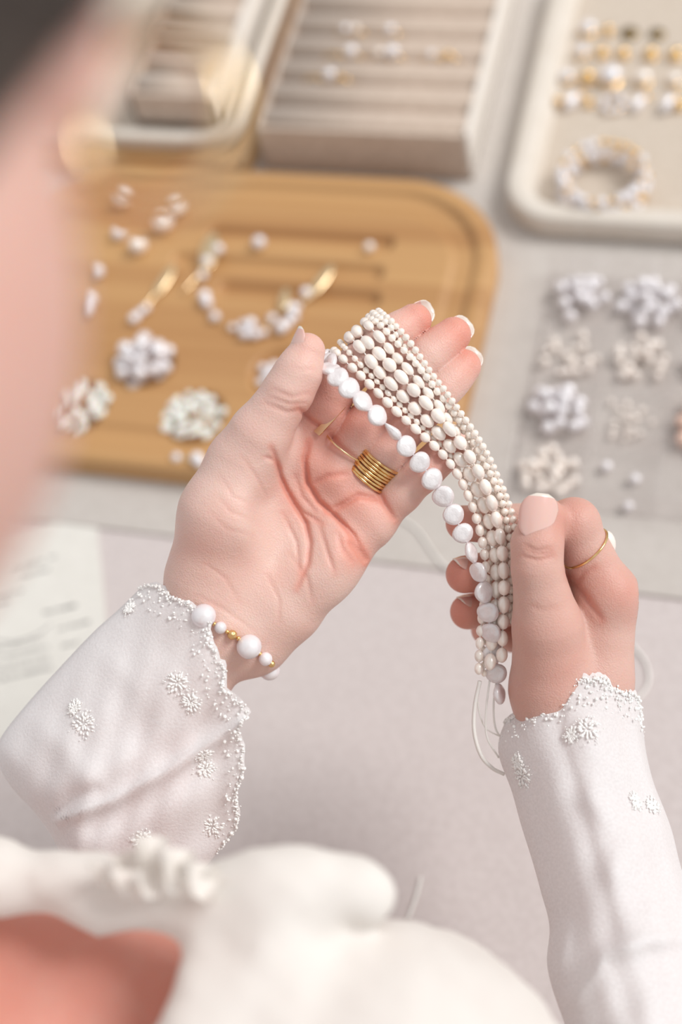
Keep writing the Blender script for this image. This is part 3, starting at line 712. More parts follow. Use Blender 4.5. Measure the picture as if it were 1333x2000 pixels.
for i, (q, (rr, kd)) in enumerate(zip(pts, kinds)):
    s = rr * .001
    put('gold_bead' if kd == 'g' else 'pearl', me_gb if kd == 'g' else me_wp, None, br, Vector(W(q)), None, (s, s, s * (.85 if rr > 4 else 1)))

# ------------------------------------------------------------------ clothes
def vnoise(x, y, s=0):
    return (np.sin(x * 1.7 + s) * np.cos(y * 2.3 + s * 1.3) + .6 * np.sin(x * 3.9 + y * 2.1 + s * 2) + .35 * np.sin(x * 7.3 - y * 5.1 + s * .7))
blouse_root = [None]
def sleeve(name, T, B, hem, zf, zb, nl=90, nr=64, wr=None, scal=(11, 9.0), hemz=None):
    """T,B: silhouettes in the photo from the hem back; hem: front hem line from T[0] to B[0]; zf/zb(t,s): front/back heights"""
    T = resample(catmull(T, 8), nl); B = resample(catmull(B, 8), nl); H = resample(catmull(hem, 8), nr)
    s = np.linspace(0, 1, nr); V = []; 
    for i in range(nl):
        t = i / (nl - 1); lin = T[i] + (B[i] - T[i]) * s[:, None]; lin0 = T[0] + (B[0] - T[0]) * s[:, None]
        F = lin + (H - lin0) * (1 - t) ** 1.5
        d = (T[min(i + 1, nl - 1)] - T[max(i - 1, 0)]) * .5 + (B[min(i + 1, nl - 1)] - B[max(i - 1, 0)]) * .5; d = -d / np.linalg.norm(d)
        edge = np.exp(-(t / .035) ** 2)
        sc_ = (np.abs(np.sin(s * PI * scal[0])) ** .6 - .5) * scal[1] * edge + rng.normal(0, 1.3, nr) * edge
        F = F + d * sc_[:, None]
        z = zf(t, s) + (wr(t, s, F) if wr else 0)
        front = [L(a[0], a[1], c) for a, c in zip(F, z)]
        sb = s[::-1][1:-1]; Bk = T[i] + (B[i] - T[i]) * sb[:, None] + (H[::-1][1:-1] - (T[0] + (B[0] - T[0]) * sb[:, None])) * (1 - t) ** 1.5 * .72
        Bk = Bk + d * ((np.abs(np.sin(sb * PI * scal[0])) ** .6 - .5) * scal[1] * edge)[:, None]
        back = [L(a[0], a[1], c) for a, c in zip(Bk, zb(t, sb))]
        V.append(front + back)
    n = len(V[0]); V = np.array(V).reshape(-1, 3); Q = []
    for i in range(nl - 1):
        for j in range(n): Q.append((i * n + j, i * n + (j + 1) % n, (i + 1) * n + (j + 1) % n, (i + 1) * n + j))
    me = np_mesh(name, W(V), np.array(Q)); o = link_mesh(name, me, M_sheer, blouse_root[0])
    return o, V.reshape(nl, n, 3)[:, :nr]
def sstep(a, b, x): t = np.clip((x - a) / (b - a), 0, 1); return t * t * (3 - 2 * t)
def cp(u, v, d): return np.array([(u - 666.5) / FPX * d, -(v - 1000) / FPX * d, -d])
# bodice
DR = SH_R + np.array([-6., 17, 0])                      # puffed cap of the near shoulder
def torso_top(P): return torso(P)
RIDGE = [L(420, 1735, 234), L(560, 1728, 238), L(700, 1738, 238)]
NB = [np.array([-(666.5 - u) / FPX * d, -(v - 1000) / FPX * d, -d]) for u, v, d in ((-260, 1660, 462), (0, 1712, 450), (200, 1742, 442), (400, 1762, 434))]
RG = [np.array([(u - 666.5) / FPX * d, -(v - 1000) / FPX * d, -d]) for u, v, d in ((430, 1745, 428), (560, 1728, 424), (715, 1738, 424))]
PF = cp(700, 2262, 440)
def bodice(P):
    t = torso(P) - 5; a = smin(cone(P, SH_R, EL_R, 46, 40), 1e3 + 0 * t, 1) ; a = smin(a, cone(P, SH_L, EL_L, 46, 40), 1)
    d = smin(t, a, 18)
    d = smin(d, np.linalg.norm((P - PF) * np.array([.97, 1, 1]), axis=1) - 73, 12)
    d = smax(d, -(torso(P) - 2.0), 1.5)
    # neckline: a bowl of open air round the neck
    d = smax(d, -(np.linalg.norm((P - NCK) @ NR / np.array([118, 85, 112]), axis=1) - 1) * 85, 4)
    for a_, b_ in zip(RG[:-1], RG[1:]): d = smin(d, cone(P, a_, b_, 9.6, 9.6), 10)
    for k_, (a_, b_) in enumerate(zip(NB[:-1], NB[1:])): d = smin(d, cone(P, a_, b_, 10.5, 9.5), 9)
    d = smin(d, cone(P, cp(520, 1900, 428), cp(400, 2120, 410), 22, 22), 14)
    w = .9 * vnoise(P[:, 0] * .05, P[:, 1] * .06 + P[:, 2] * .03) + .4 * vnoise(P[:, 0] * .11 + P[:, 1] * .09, P[:, 1] * .05 - P[:, 2] * .08, 2.0)
    return d + w
NCK = np.array([-122., -195, -432]); NR = np.stack([RT, UP, FW], 1)
lo = np.minimum(SH_L, EL_L) - 60; 
allq = np.array([SH_R, SH_L, EL_R, EL_L, CHEST - UP * 330, CHEST, PF]); 
Vq, Qq = surface_net(bodice, allq.min(0) - 110, allq.max(0) + 95, 3.2)
me = np_mesh('blouse', W(Vq), Qq); blouse = link_mesh('blouse', me, M_blouse, person); blouse['label'] = 'cream white blouse with ruffled neckline and wide sheer sleeves'
blouse_root[0] = blouse

# left sleeve: wide bell, hem scalloped, lower half folded under
LT = [(283, 1140), (232, 1190), (185, 1232), (120, 1300), (55, 1372), (2, 1440), (-6, 1482), (20, 1535), (70, 1590), (110, 1650), (140, 1740)]
LB = [(438, 1648), (405, 1690), (375, 1720), (350, 1745), (325, 1770), (300, 1795), (275, 1815), (255, 1840), (240, 1860), (225, 1880), (215, 1900)]
LHEM = [(283, 1140), (312, 1142), (352, 1168), (408, 1200), (414, 1250), (438, 1292), (446, 1345), (488, 1388), (470, 1420), (478, 1488), (462, 1556), (468, 1600), (438, 1648)]
def lzf(t, s):
    bul = np.where(s < .5, np.sin(PI * np.clip(s, 0, 1)) ** .7, 1 - .62 * np.clip((s - .5) / .5, 0, 1) ** 1.6)
    return -14 + (25 + 9 * math.sin(PI * min(1, t * 1.2)) + 9 * math.exp(-(t / .1) ** 2)) * bul - 10 * t
def lwr(t, s, F):
    u, v = F[:, 0] * .011, F[:, 1] * .011
    w = 1.5 * vnoise(u * .9 + v * .8, v * .7 - u * .7, 1.0) * (.35 + .65 * min(1, t * 3))
    cr = poly_dist(F[:, 0], F[:, 1], [(110, 1605), (220, 1565), (340, 1498), (470, 1412)]); w += 2.6 * np.exp(-(cr / 9) ** 2) - 3.0 * np.exp(-((cr - 30) / 26) ** 2)
    cr = poly_dist(F[:, 0], F[:, 1], [(30, 1380), (120, 1455), (180, 1540), (150, 1620)]); w += 3.0 * np.exp(-(cr / 30) ** 2)
    cr = poly_dist(F[:, 0], F[:, 1], [(90, 1600), (140, 1560), (190, 1540)]); w -= 1.6 * np.exp(-(cr / 8) ** 2)
    cr = poly_dist(F[:, 0], F[:, 1], [(250, 1380), (280, 1440), (330, 1480)]); w -= 2.0 * np.exp(-(cr / 40) ** 2)
    cr = poly_dist(F[:, 0], F[:, 1], [(200, 1280), (260, 1330), (300, 1300)]); w += 1.5 * np.exp(-(cr / 26) ** 2)
    return w * np.sin(PI * np.clip(s, 0, 1)) ** .5
lsl, LF = sleeve('sleeve', LT, LB, LHEM, lzf, lambda t, s: -14 - (28 + 8 * t) * np.sin(PI * s) ** .7 - 10 * t, wr=lwr, scal=(11, 9))
lsl['label'] = 'loose sheer bell sleeve around the left wrist'
RT_ = [(992, 1398), (976, 1440), (976, 1480), (1000, 1545), (1018, 1610), (1040, 1680), (1058, 1745), (1074, 1810), (1070, 1890), (1100, 1990), (1180, 2200)]
RB_ = [(1252, 1388), (1258, 1430), (1264, 1475), (1278, 1530), (1298, 1580), (1314, 1625), (1330, 1690), (1350, 1750), (1380, 1830), (1430, 1980), (1540, 2250)]
RHEM = [(992, 1398), (1022, 1386), (1050, 1362), (1078, 1350), (1104, 1350), (1118, 1330), (1148, 1316), (1185, 1322), (1215, 1345), (1240, 1346), (1252, 1388)]
def rzf(t, s): return -14 + 24 * np.sin(PI * s) ** .65 + 8 * math.sin(PI * min(1, t)) * np.sin(PI * s) + 80 * t ** 1.3
def rwr(t, s, F):
    u, v = F[:, 0] * .012, F[:, 1] * .010
    w = 1.4 * vnoise(u + .4 * v, v, 4.0) * min(1, t * 4)
    for ln, a, b in (([(1350, 1830), (1260, 1838), (1180, 1870), (1120, 1950)], 5.0, 16), ([(1010, 1560), (1050, 1700), (1085, 1830)], 2.4, 16), ([(1160, 1560), (1230, 1640), (1200, 1700)], 2.0, 26), ([(1150, 1420), (1180, 1500), (1140, 1560)], 1.6, 26), ([(1110, 1810), (1090, 1900)], 2.5, 12)):
        w += a * np.exp(-(poly_dist(F[:, 0], F[:, 1], ln) / b) ** 2)
    return w * np.sin(PI * np.clip(s, 0, 1)) ** .5
rsl, RF = sleeve('sleeve', RT_, RB_, RHEM, rzf, lambda t, s: -14 - 36 * np.sin(PI * s) ** .7 + 80 * t ** 1.3 - 20 * t, wr=rwr, scal=(7, 8))
rsl['label'] = 'sheer white sleeve with scalloped cuff on the right arm'

# embroidered flowers and hem stitching
def front_at(G, u, v):
    A = G.reshape(-1, 3); a, b = pix(A); k = np.argmin((a - u) ** 2 + (b - v) ** 2); i, j = divmod(k, G.shape[1])
    i = min(max(i, 1), G.shape[0] - 2); j = min(max(j, 1), G.shape[1] - 2)
    n = np.cross(G[i + 1, j] - G[i - 1, j], G[i, j + 1] - G[i, j - 1]); n /= np.linalg.norm(n); n = n if n[2] > 0 else -n
    return G[i, j], n
def flower(par, G, u, v, R, squash=1.0, rot=0.0):
    c0, n = front_at(G, u, v); x = np.cross([0, 1., 0], n); x /= np.linalg.norm(x); y = np.cross(n, x)
    bm = bmesh.new()
    for ringr, cnt, rr in ((R, 13, .72), (R * .7, 11, .66), (R * .38, 7, .6), (R * 1.3, 16, .42), (R * 1.55, 10, .3)):
        for q in range(cnt):
            a = 2 * PI * q / cnt + rng.uniform(-.3, .3); rad = ringr * rng.uniform(.75, 1.25)
            p = c0 + (x * math.cos(a + rot) + y * math.sin(a + rot) * squash) * rad + n * .5
            rdir = x * math.cos(a + rot) + y * math.sin(a + rot)
            Rm = Matrix([list(z) for z in zip(WD(rdir), WD(np.cross(n, rdir)), WD(n))]).to_4x4()
            bmesh.ops.create_icosphere(bm, subdivisions=1, radius=1, matrix=Matrix.Translation(Vector(W(p))) @ Rm @ Matrix.Diagonal((rr * .0015, rr * .0008, rr * .0007, 1)))
    me = bpy.data.meshes.new('embroidered_flower'); bm.to_mesh(me); bm.free()
    return link_mesh('embroidered_flower', me, M_embroid, par)
# sub-parts may not go deeper than thing > part > sub-part: the flowers hang under the blouse
for u, v, R in ((163, 1410, 3.8), (150, 1385, 2.2), (348, 1335, 3.3), (370, 1372, 3.0), (398, 1478, 2.4), (402, 1500, 2.8), (275, 1638, 3.2), (415, 1612, 3.4), (250, 1190, 2.0)):
    flower(blouse, LF, u, v, R)
for u, v, R in ((1150, 1430, 3.6), (1120, 1440, 2.2), (1240, 1568, 2.6), (1275, 1576, 2.4), (1025, 1520, 3.2), (1012, 1490, 2.4)):
    flower(blouse, RF, u, v, R)
def hem_trim(G, i0=1, n=330):
    bm = bmesh.new(); e = resample(G[i0], n)
    for i, p in enumerate(e):
        for k in range(2):
            q = p + rng.normal(0, .5, 3) + (np.asarray(G[i0 + 4][min(int(i / n * G.shape[1]), G.shape[1] - 1)]) - p) * (rng.uniform(0, 1) ** 2 * 1.3 if k else 0) + np.array([0, 0, .5])
            bmesh.ops.create_icosphere(bm, subdivisions=1, radius=.00036 * rng.uniform(.5, 1.6), matrix=Matrix.Translation(Vector(W(q))) @ Matrix.Diagonal((rng.uniform(.7, 2), rng.uniform(.7, 2), 1, 1)))
    me = bpy.data.meshes.new('scalloped_hem_stitching'); bm.to_mesh(me); bm.free()
    o = link_mesh('scalloped_hem_stitching', me, M_embroid, blouse); o['kind'] = 'stuff'; return o
hem_trim(LF); hem_trim(RF)
# ruffle bow at the neckline
def ruffle(u0, v0, u1, v1, d, folds, wid, lab='ruffle'):
    V = []; Q = []; n = 90; m = 10
    for i in range(n):
        t = i / (n - 1); u = u0 + (u1 - u0) * t; v = v0 + (v1 - v0) * t
        for j in range(m):
            s = j / (m - 1); a = math.sin(t * folds * 2 * PI); b = math.cos(t * folds * 2 * PI + .6)
            env = .45 + .55 * math.sin(PI * t); uu = u + s * (22 * b + 26 * (t - .5)); vv = v - s * wid * env * (1 + .22 * math.sin(t * 11 + d)) + 10 * math.sin(t * 7); dd = d - (s ** .7) * 9 * a * env - 3 * s
            V.append(np.array([(uu - 666.5) / FPX * dd, -(vv - 1000) / FPX * dd, -dd]))
    for i in range(n - 1):
        for j in range(m - 1): Q.append((i * m + j, (i + 1) * m + j, (i + 1) * m + j + 1, i * m + j + 1))
    me = np_mesh('ruffle', W(np.array(V)), np.array(Q)); return link_mesh('ruffle', me, M_blouse, blouse)
ruffle(185, 1722, 415, 1748, 424, 5.5, 84); ruffle(225, 1742, 420, 1764, 416, 4.3, 76)

# hair and earring
def hair_sdf(P):
    g = head(P); R = np.stack([HSD, HUP, FACE], 1); q = (P - HEAD) @ R
    u, v = pix(P)
    cap = g - 5.5 - .8 * np.sin(q[:, 0] * .33 + 1.5 * np.sin(q[:, 2] * .03)) 
    # hairline: back and crown only
    line = (v - 300) + (u + 30) * 1.25
    return smax(cap, smax((line * .06), q[:, 2] - 42, 6), 4)
Vg, Qg = surface_net(hair_sdf, HEAD - 125, HEAD + 125, 2.2)
hair = link_mesh('hair', np_mesh('hair', W(Vg), Qg), M_hair, person); hair['label'] = 'dark brown hair drawn back over the ear'
def cp(u, v, d): return np.array([(u - 666.5) / FPX * d, -(v - 1000) / FPX * d, -d])
hc = cp(300, 232, 212); x = WD(np.array([.9, .1, .42])); y = WD(np.array([-.1, 1., 0])); z = np.cross(x, y)
eme = torus_mesh('hoop_earring', M_palegold, .0130, .0021, 64, 10)
er = put('hoop_earring', eme, None, None, Vector(W(hc)), Matrix([list(q) for q in zip(x / np.linalg.norm(x), y / np.linalg.norm(y), z / np.linalg.norm(z))]).to_quaternion())
tag(er, 'blurred thin gold hoop earring beside the cheek', 'earring')

# ------------------------------------------------------------------ bamboo bead boards
def rr_sdf(x, y, hx, hy, r):
    qx = np.abs(x) - hx + r; qy = np.abs(y) - hy + r
    return np.hypot(np.maximum(qx, 0), np.maximum(qy, 0)) + np.minimum(np.maximum(qx, qy), 0) - r
def ss(a, b, x): t = np.clip((x - a) / (b - a), 0, 1); return t * t * (3 - 2 * t)
def board(label, x0, x1, y0, y1, rad, H, slots, wells, step=.0016):
    """one carved block: the top is a height field warped to the rounded outline, closed by side and bottom"""
    cx, cy, hx, hy = (x0 + x1) / 2, (y0 + y1) / 2, (x1 - x0) / 2, (y1 - y0) / 2
    nx, ny = int(2 * hx / step), int(2 * hy / step); X, Y = np.meshgrid(np.linspace(-hx, hx, nx), np.linspace(-hy, hy, ny), indexing='ij')
    d = rr_sdf(X, Y, hx, hy, rad)
    out = d > 0      # pull outside points back on the outline
    for _ in range(4):
        e = 1e-4; dd = rr_sdf(X, Y, hx, hy, rad); gx = (rr_sdf(X + e, Y, hx, hy, rad) - dd) / e; gy = (rr_sdf(X, Y + e, hx, hy, rad) - dd) / e
        pull = np.maximum(dd, 0); X = X - gx * pull; Y = Y - gy * pull
    d = rr_sdf(X, Y, hx, hy, rad)
    Z = np.full(X.shape, H) - .003 * ss(-.004, 0, d)
    Z -= .0045 * ss(-.012, -.015, d) * ss(-.030, -.026, d)             # gutter round the rim
    Z -= .0022 * ss(-.026, -.028, d)
    for (sx0, sx1, sy, hw, dep) in slots:
        q = np.hypot(np.maximum(np.maximum(sx0 + hw - cx - X, X - (sx1 - hw - cx)), 0), Y - (sy - cy)); Z -= dep * ss(hw, hw * .55, q)
    for (wx, wy, wr, dep) in wells:
        q = np.hypot(X - (wx - cx), Y - (wy - cy)); Z -= dep * ss(wr, wr * .8, q)
    V = np.stack([X, Y, Z], -1).reshape(-1, 3); idx = np.arange(nx * ny).reshape(nx, ny)
    Q = np.stack([idx[:-1, :-1], idx[1:, :-1], idx[1:, 1:], idx[:-1, 1:]], -1).reshape(-1, 4)
    bd = np.concatenate([idx[:, 0], idx[-1, 1:], idx[-2::-1, -1], idx[0, -2:0:-1]])
    b = V[bd].copy(); b[:, 2] = 0; nb = len(bd); o = len(V); V = np.vstack([V, b]); j = np.arange(nb)
    Q = np.vstack([Q, np.stack([bd, o + j, o + (j + 1) % nb, bd[(j + 1) % nb]], 1)])
    ob = link_mesh('bamboo_bead_board', np_mesh('bamboo_bead_board', V, Q[:, ::1]), M_bamboo); ob.location = (cx, cy, TOP)
    return tag(ob, label, 'board', 'bamboo boards on the table')
BH = .018
def bt(u, v): return on_table(u, v, .0022 + BH)
def slot(u0, v0, u1, v1, hw): a, b = bt(u0, v0), bt(u1, v1); return (a[0], b[0], (a[1] + b[1]) / 2, hw, .0055)
wells = []
for (u, v, r) in ((378, 808, .0205), (150, 788, .0205), (548, 725, .021), (285, 706, .019)):
    a = bt(u, v); wells.append((a[0], a[1], r, .006))
board('large bamboo bead board with grooves and round wells holding loose pearls', -.505, -.157, .418, .668, .075, BH,
      [slot(400, 452, 772, 468, .0075), slot(330, 505, 752, 525, .0075), slot(420, 560, 745, 578, .0075)], wells)
board('smaller bamboo board behind the large one, under the cream tray', -.62, -.350, .673, .93, .02, BH, [], [])

# ------------------------------------------------------------------ small goods: beads, pins, rings
def bead(me, x, y, z, r, label, group, name='pearl_bead', rot=None):
    o = put(name, me, None, None, (x, y, z), rot, (r, r, r) if not isinstance(r, tuple) else r); return tag(o, label, 'bead', group)
me_wb = sphere_mesh('white_bead', M_white, 14, 9); me_pb = sphere_mesh('peach_bead', M_peach, 14, 9); me_cb = sphere_mesh('cream_bead', M_cream, 14, 9); me_g2 = sphere_mesh('gold_bead_small', M_gold, 12, 8)
def chip_shape(c): return Vector((c.x + .12 * math.sin(5 * c.y), c.y * .8 + .1 * math.sin(6 * c.x), c.z * .3 + .1 * c.x * c.y))
M_shell = mat('shell_chip', (.93, .91, .85), .25, Coat_Weight=.6, Subsurface_Weight=.4, Subsurface_Scale=.004)
me_chip = sphere_mesh('shell_chip', M_shell, 9, 6, chip_shape)
def pile(me, cx, cy, z, R, r, n, label, group, name, layers=3, squash=None):
    k = 0; placed = []
    tries = 0
    while k < n and tries < 4000:
        tries += 1; a = rng.uniform(0, 2 * PI); q = R * math.sqrt(rng.uniform(0, 1)); x, y = cx + q * math.cos(a), cy + q * math.sin(a); rr = r * rng.uniform(.85, 1.15); h = z + rr * (squash or 1)
        for (px, py, pz, pr) in placed:
            dd = math.hypot(px - x, py - y); s_ = (pr + rr) * .97
            if dd < s_: h = max(h, pz + math.sqrt(s_ * s_ - dd * dd) * (squash or 1))
        if h > z + r * 2 * layers * (1.0 - .55 * q / R) * (squash or 1): continue
        placed.append((x, y, h, rr)); k += 1
        rot = Matrix.Rotation(rng.uniform(0, 6), 3, Vector(rng.normal(0, 1, 3)).normalized()).to_quaternion() if squash is None else (Matrix.Rotation(rng.uniform(0, 6), 3, 'Z') @ Matrix.Rotation(rng.uniform(-.6, .6), 3, 'X')).to_quaternion()
        bead(me, x, y, h, rr, label, group, name, rot)
zb = TOP + BH - .0022
pile(me_wb, wells[3][0], wells[3][1], zb - .006, .0175, .0046, 46, 'shiny white pearl heaped in the upper well of the bamboo board', 'pearls heaped on the bamboo board', 'pearl_bead', 3)
pile(me_chip, wells[0][0], wells[0][1], zb - .006, .0185, .0042, 75, 'translucent shell chip heaped in the well nearest the thumb', 'shell chips in the near well', 'shell_chip', 4, .45)
pile(me_chip, wells[1][0], wells[1][1], zb - .006, .0185, .0050, 50, 'translucent shell chip heaped in the well nearest the cheek', 'shell chips in the far left well', 'shell_chip', 4, .45)
pile(me_wb, wells[2][0] - .006, wells[2][1], zb - .006, .010, .0036, 7, 'white pearl in the sparsely filled well behind the thumb', 'pearls behind the thumb', 'pearl_bead', 1)
def at_board(u, v, dz=0): a = on_table(u, v, zb - TABLE + dz); return np.array([a[0], a[1], zb + dz])
def pin(label, shaft, beads, leaf=None, group='pearl hair pins on the bamboo board'):
    p = [at_board(u, v, .0025) for u, v in shaft]; root = empty('pearl_hair_pin', tuple(p[0] - np.array([0, 0, .0025])), label, 'hair pin', group)
    tube('shaft', [tuple(q) for q in catmull(np.array(p), 6)], .0011, M_palegold, root, 6)
    for (u, v, r) in beads: put('pearl', me_wb, None, root, Vector(at_board(u, v, r)), None, (r, r, r))
    for (u0, v0, u1, v1, w) in (leaf or []):
        a, b = at_board(u0, v0, .003), at_board(u1, v1, .003); d = b - a; l = np.linalg.norm(d); me = sphere_mesh('leaf', M_palegold, 12, 8)
        put('leaf', me, None, root, Vector((a + b) / 2), Matrix.Rotation(math.atan2(d[1], d[0]), 3, 'Z').to_quaternion(), (l / 2, w, .0012))
pin('gold leaf pin with a pearl tip lying nearest the cheek', [(340, 522), (300, 580), (262, 622)], [(262, 622, .0035), (285, 602, .003), (272, 612, .003)], [(342, 515, 300, 580, .004)])
pin('pin with a loop of pearls, left of the lone white pearl', [(415, 465), (400, 520), (358, 572)], [(427, 486, .0036), (405, 510, .0036), (396, 538, .003)], [(418, 452, 400, 530, .0065)])
pin('gold leaf pin with a pearl cluster behind the fingers', [(650, 520), (610, 575), (575, 600)], [(598, 571, .0036), (572, 602, .004)], [(652, 515, 605, 580, .0042), (560, 560, 552, 610, .0035)])
bead(me_wb, *at_board(506, 473, .0045), .0045, 'lone white pearl in the upper groove of the bamboo board', 'loose pearls on the board')
bead(me_cb, *at_board(722, 482, .0035), .0035, 'small cream pearl at the far end of the upper groove', 'loose pearls on the board')
wl = empty('pearl_wire', tuple(at_board(480, 640)), 'curved wire strung with white pearls in the lowest groove', 'bracelet')
pw = [(400, 578), (405, 592), (420, 618), (455, 640), (475, 634), (490, 632), (478, 652), (498, 653), (515, 650), (532, 622), (550, 640), (562, 630), (575, 618), (582, 600)]
tube('wire', [tuple(q) for q in catmull(np.array([at_board(u, v, .003) for u, v in pw]), 4)], .0005, M_palegold, wl, 5)
for i, (u, v) in enumerate(pw): r = (.0042, .0036, .0034, .0026, .0032)[i % 5]; put('pearl', me_wb, None, wl, Vector(at_board(u, v, r)), None, (r, r, r))
for i, (u, v, r, lab) in enumerate(((240, 385, .006, 'blurred pearl seen under the hoop earring, nearest the board edge'), (345, 402, .006, 'blurred pearl on the board right below the hoop earring'), (318, 432, .007, 'blurred pearl under the hoop earring, beside a pink one'), (270, 478, .006, 'blurred pearl lowest under the hoop earring'), (232, 455, .0045, 'small blurred pearl between cheek and hoop earring'), (190, 530, .0045, 'upper small blurred pearl beside the cheek'), (175, 585, .005, 'middle small blurred pearl beside the cheek'), (170, 605, .004, 'lower small blurred pearl beside the cheek'))):
    bead(me_cb if i < 4 else me_wb, *at_board(u, v, r), r, lab, 'pearls under the hoop earring')
pin('pearl pin lying on the front rim of the bamboo board', [(345, 893), (372, 897), (398, 900)], [(345, 893, .003), (385, 895, .0042), (392, 905, .003)])

# ------------------------------------------------------------------ ring displays
def gold_ring(x, y, z, R, label, group, gem=None, rotz=0.0, name='display_ring', gr=.003):
    root = empty(name, (x, y, z), label, 'ring', group)
    me = torus_mesh('band', M_gold, R, .0008, 28, 8); q = (Matrix.Rotation(rotz, 3, 'Z') @ Matrix.Rotation(PI / 2, 3, 'X')).to_quaternion()
    put('band', me, None, root, (x, y, z), q)
    if gem: put('pearl', gem, None, root, (x, y, z + R + gr * .7), None, (gr, gr, gr * .9))
    return root
def ring_box(label, x0, x1, y0, y1, H, nroll, z0=TOP, front=.006):
    root = empty('ring_display_box', ((x0 + x1) / 2, (y0 + y1) / 2, z0), label, 'ring display', 'ring roll displays'); g = .004
    box('base', x0, x1, y0, y1, z0, z0 + .006, M_linen, root, .001)
    box('front_panel', x0, x1, y0, y0 + g, z0, z0 + H, M_linen, root, .0012); box('back_panel', x0, x1, y1 - g, y1, z0, z0 + H, M_linen, root, .0012)
    box('side_panel', x0, x0 + g, y0, y1, z0, z0 + H, M_linen, root, .0012); box('side_panel', x1 - g, x1, y0, y1, z0, z0 + H, M_sidecream, root, .0012)
    ys = np.linspace(y0 + g, y1 - g, nroll + 1); r = (ys[1] - ys[0]) / 2
    def fn(bm):
        n = 12; prof = [(-r * .985, -.014)] + [(-r * .985 * math.cos(PI * i / n), r * .8 * math.sin(PI * i / n)) for i in range(n + 1)] + [(r * .985, -.014)]
        for xx in (x0 + g, x1 - g):
            for (yy, zz_) in prof: bm.verts.new((xx - (x0 + x1) / 2, yy, zz_))
        bm.verts.ensure_lookup_table(); k = len(prof)
        for i in range(k - 1): bm.faces.new((bm.verts[i], bm.verts[k + i], bm.verts[k + i + 1], bm.verts[i + 1]))
        bm.faces.new([bm.verts[i] for i in range(k)]); bm.faces.new([bm.verts[2 * k - 1 - i] for i in range(k)])
    me = bm_mesh('velvet_roll', fn); me.materials.append(M_linen); bmx = bmesh.new(); bmx.from_mesh(me); bmesh.ops.recalc_face_normals(bmx, faces=bmx.faces); bmx.to_mesh(me); bmx.free()
    for i in range(nroll): put('velvet_roll', me, None, root, ((x0 + x1) / 2, (ys[i] + ys[i + 1]) / 2, z0 + H - .0095))
    return root, ys, z0 + H - .0095
BX0, BX1, BY0, BY1, BHH = -.341, -.190, .6845, .885, .040
rb, ys, zr = ring_box('taupe linen ring box with padded rolls and a pale side', BX0, BX1, BY0, BY1, BHH, 8)
def ring_at(u, v, lab, gem, gr=.0032):
    x, y = on_table(u, v, zr - TABLE + .010); k = int(np.argmin(np.abs(ys - y))); gold_ring(x, ys[k], zr + .001, .0085, lab, 'rings in the ring box', gem, 0, gr=gr)
for (u, v, lab, gem, gr) in ((680, 45, 'gold ring with a pearl in the back slot, left one', me_wb, .003), (700, 44, 'small pearl ring beside the left one in the back slot', me_cb, .003), (768, 46, 'ring with a bright pearl, last in the back slot', me_wb, .0035),
    (655, 94, 'plain gold ring first in the middle slot', None, .003), (690, 95, 'pearl ring second in the middle slot', me_wb, .0042), (745, 96, 'pearl ring third in the middle slot', me_cb, .003), (772, 94, 'ring with the largest pearl in the middle slot', me_wb, .0048), (845, 102, 'gold and pearl ring near the end of the middle slot', me_wb, .003), (878, 104, 'plain gold ring last in the middle slot', me_g2, .003),
    (615, 140, 'slim gold ring first in the front slot', None, .003), (650, 136, 'ring with a white pearl in the front slot', me_wb, .0042), (668, 140, 'small gold ring last in the front slot', me_g2, .002)):
    ring_at(u, v, lab, gem, gr)
# tray lids
def tray(name, label, x0, x1, y0, y1, rad, H, rim, z0=TOP, group='cream trays'):
    cx, cy, hx, hy = (x0 + x1) / 2, (y0 + y1) / 2, (x1 - x0) / 2, (y1 - y0) / 2
    def loop(ins, z, n=14):
        pts = []; r = max(rad - ins, .003)
        for (sx, sy, a0) in ((1, 1, 0), (-1, 1, PI / 2), (-1, -1, PI), (1, -1, 1.5 * PI)):
            for i in range(n + 1):
                a = a0 + PI / 2 * i / n; pts.append((sx * (hx - ins - r) + r * math.cos(a), sy * (hy - ins - r) + r * math.sin(a), z))
        return pts
    root = empty(name, (cx, cy, z0), label, 'tray', group)
    lp = [loop(.003, 0), loop(0, .003), loop(0, H - .002), loop(.002, H), loop(rim - .003, H - .0005), loop(rim, H - .003), loop(rim + .003, .005), loop(rim + .006, .0035)]
    n = len(lp[0]); V = [p for l_ in lp for p in l_]; F = [(i * n + j, i * n + (j + 1) % n, (i + 1) * n + (j + 1) % n, (i + 1) * n + j) for i in range(len(lp) - 1) for j in range(n)]
    F.append(tuple(range(n))[::-1]); F.append(tuple((len(lp) - 1) * n + j for j in range(n)))
    pydata('rim', V, F, M_tray, root)
    lq = [loop(rim + .0035, .0036), loop(rim + .0035, .0046)]; V = [p for l_ in lq for p in l_]
    pydata('felt_lining', V, [(j, (j + 1) % n, n + (j + 1) % n, n + j) for j in range(n)] + [tuple(n + j for j in range(n))], M_felt, root, smooth=False)
    return z0 + .0046
zt = tray('jewellery_tray', 'large cream tray with rounded corners holding earrings and stacked bracelets', -.163, .17, .637, .90, .036, .018, .016)
zt2 = tray('jewellery_tray', 'small cream tray on the rear bamboo board behind the hoop earring', -.60, -.357, .680, .90, .028, .014, .010, z0=TOP + BH)
rb2, ys2, zr2 = ring_box('second taupe ring display standing in the small cream tray', -.438, -.372, .699, .86, .030, 6, z0=zt2)

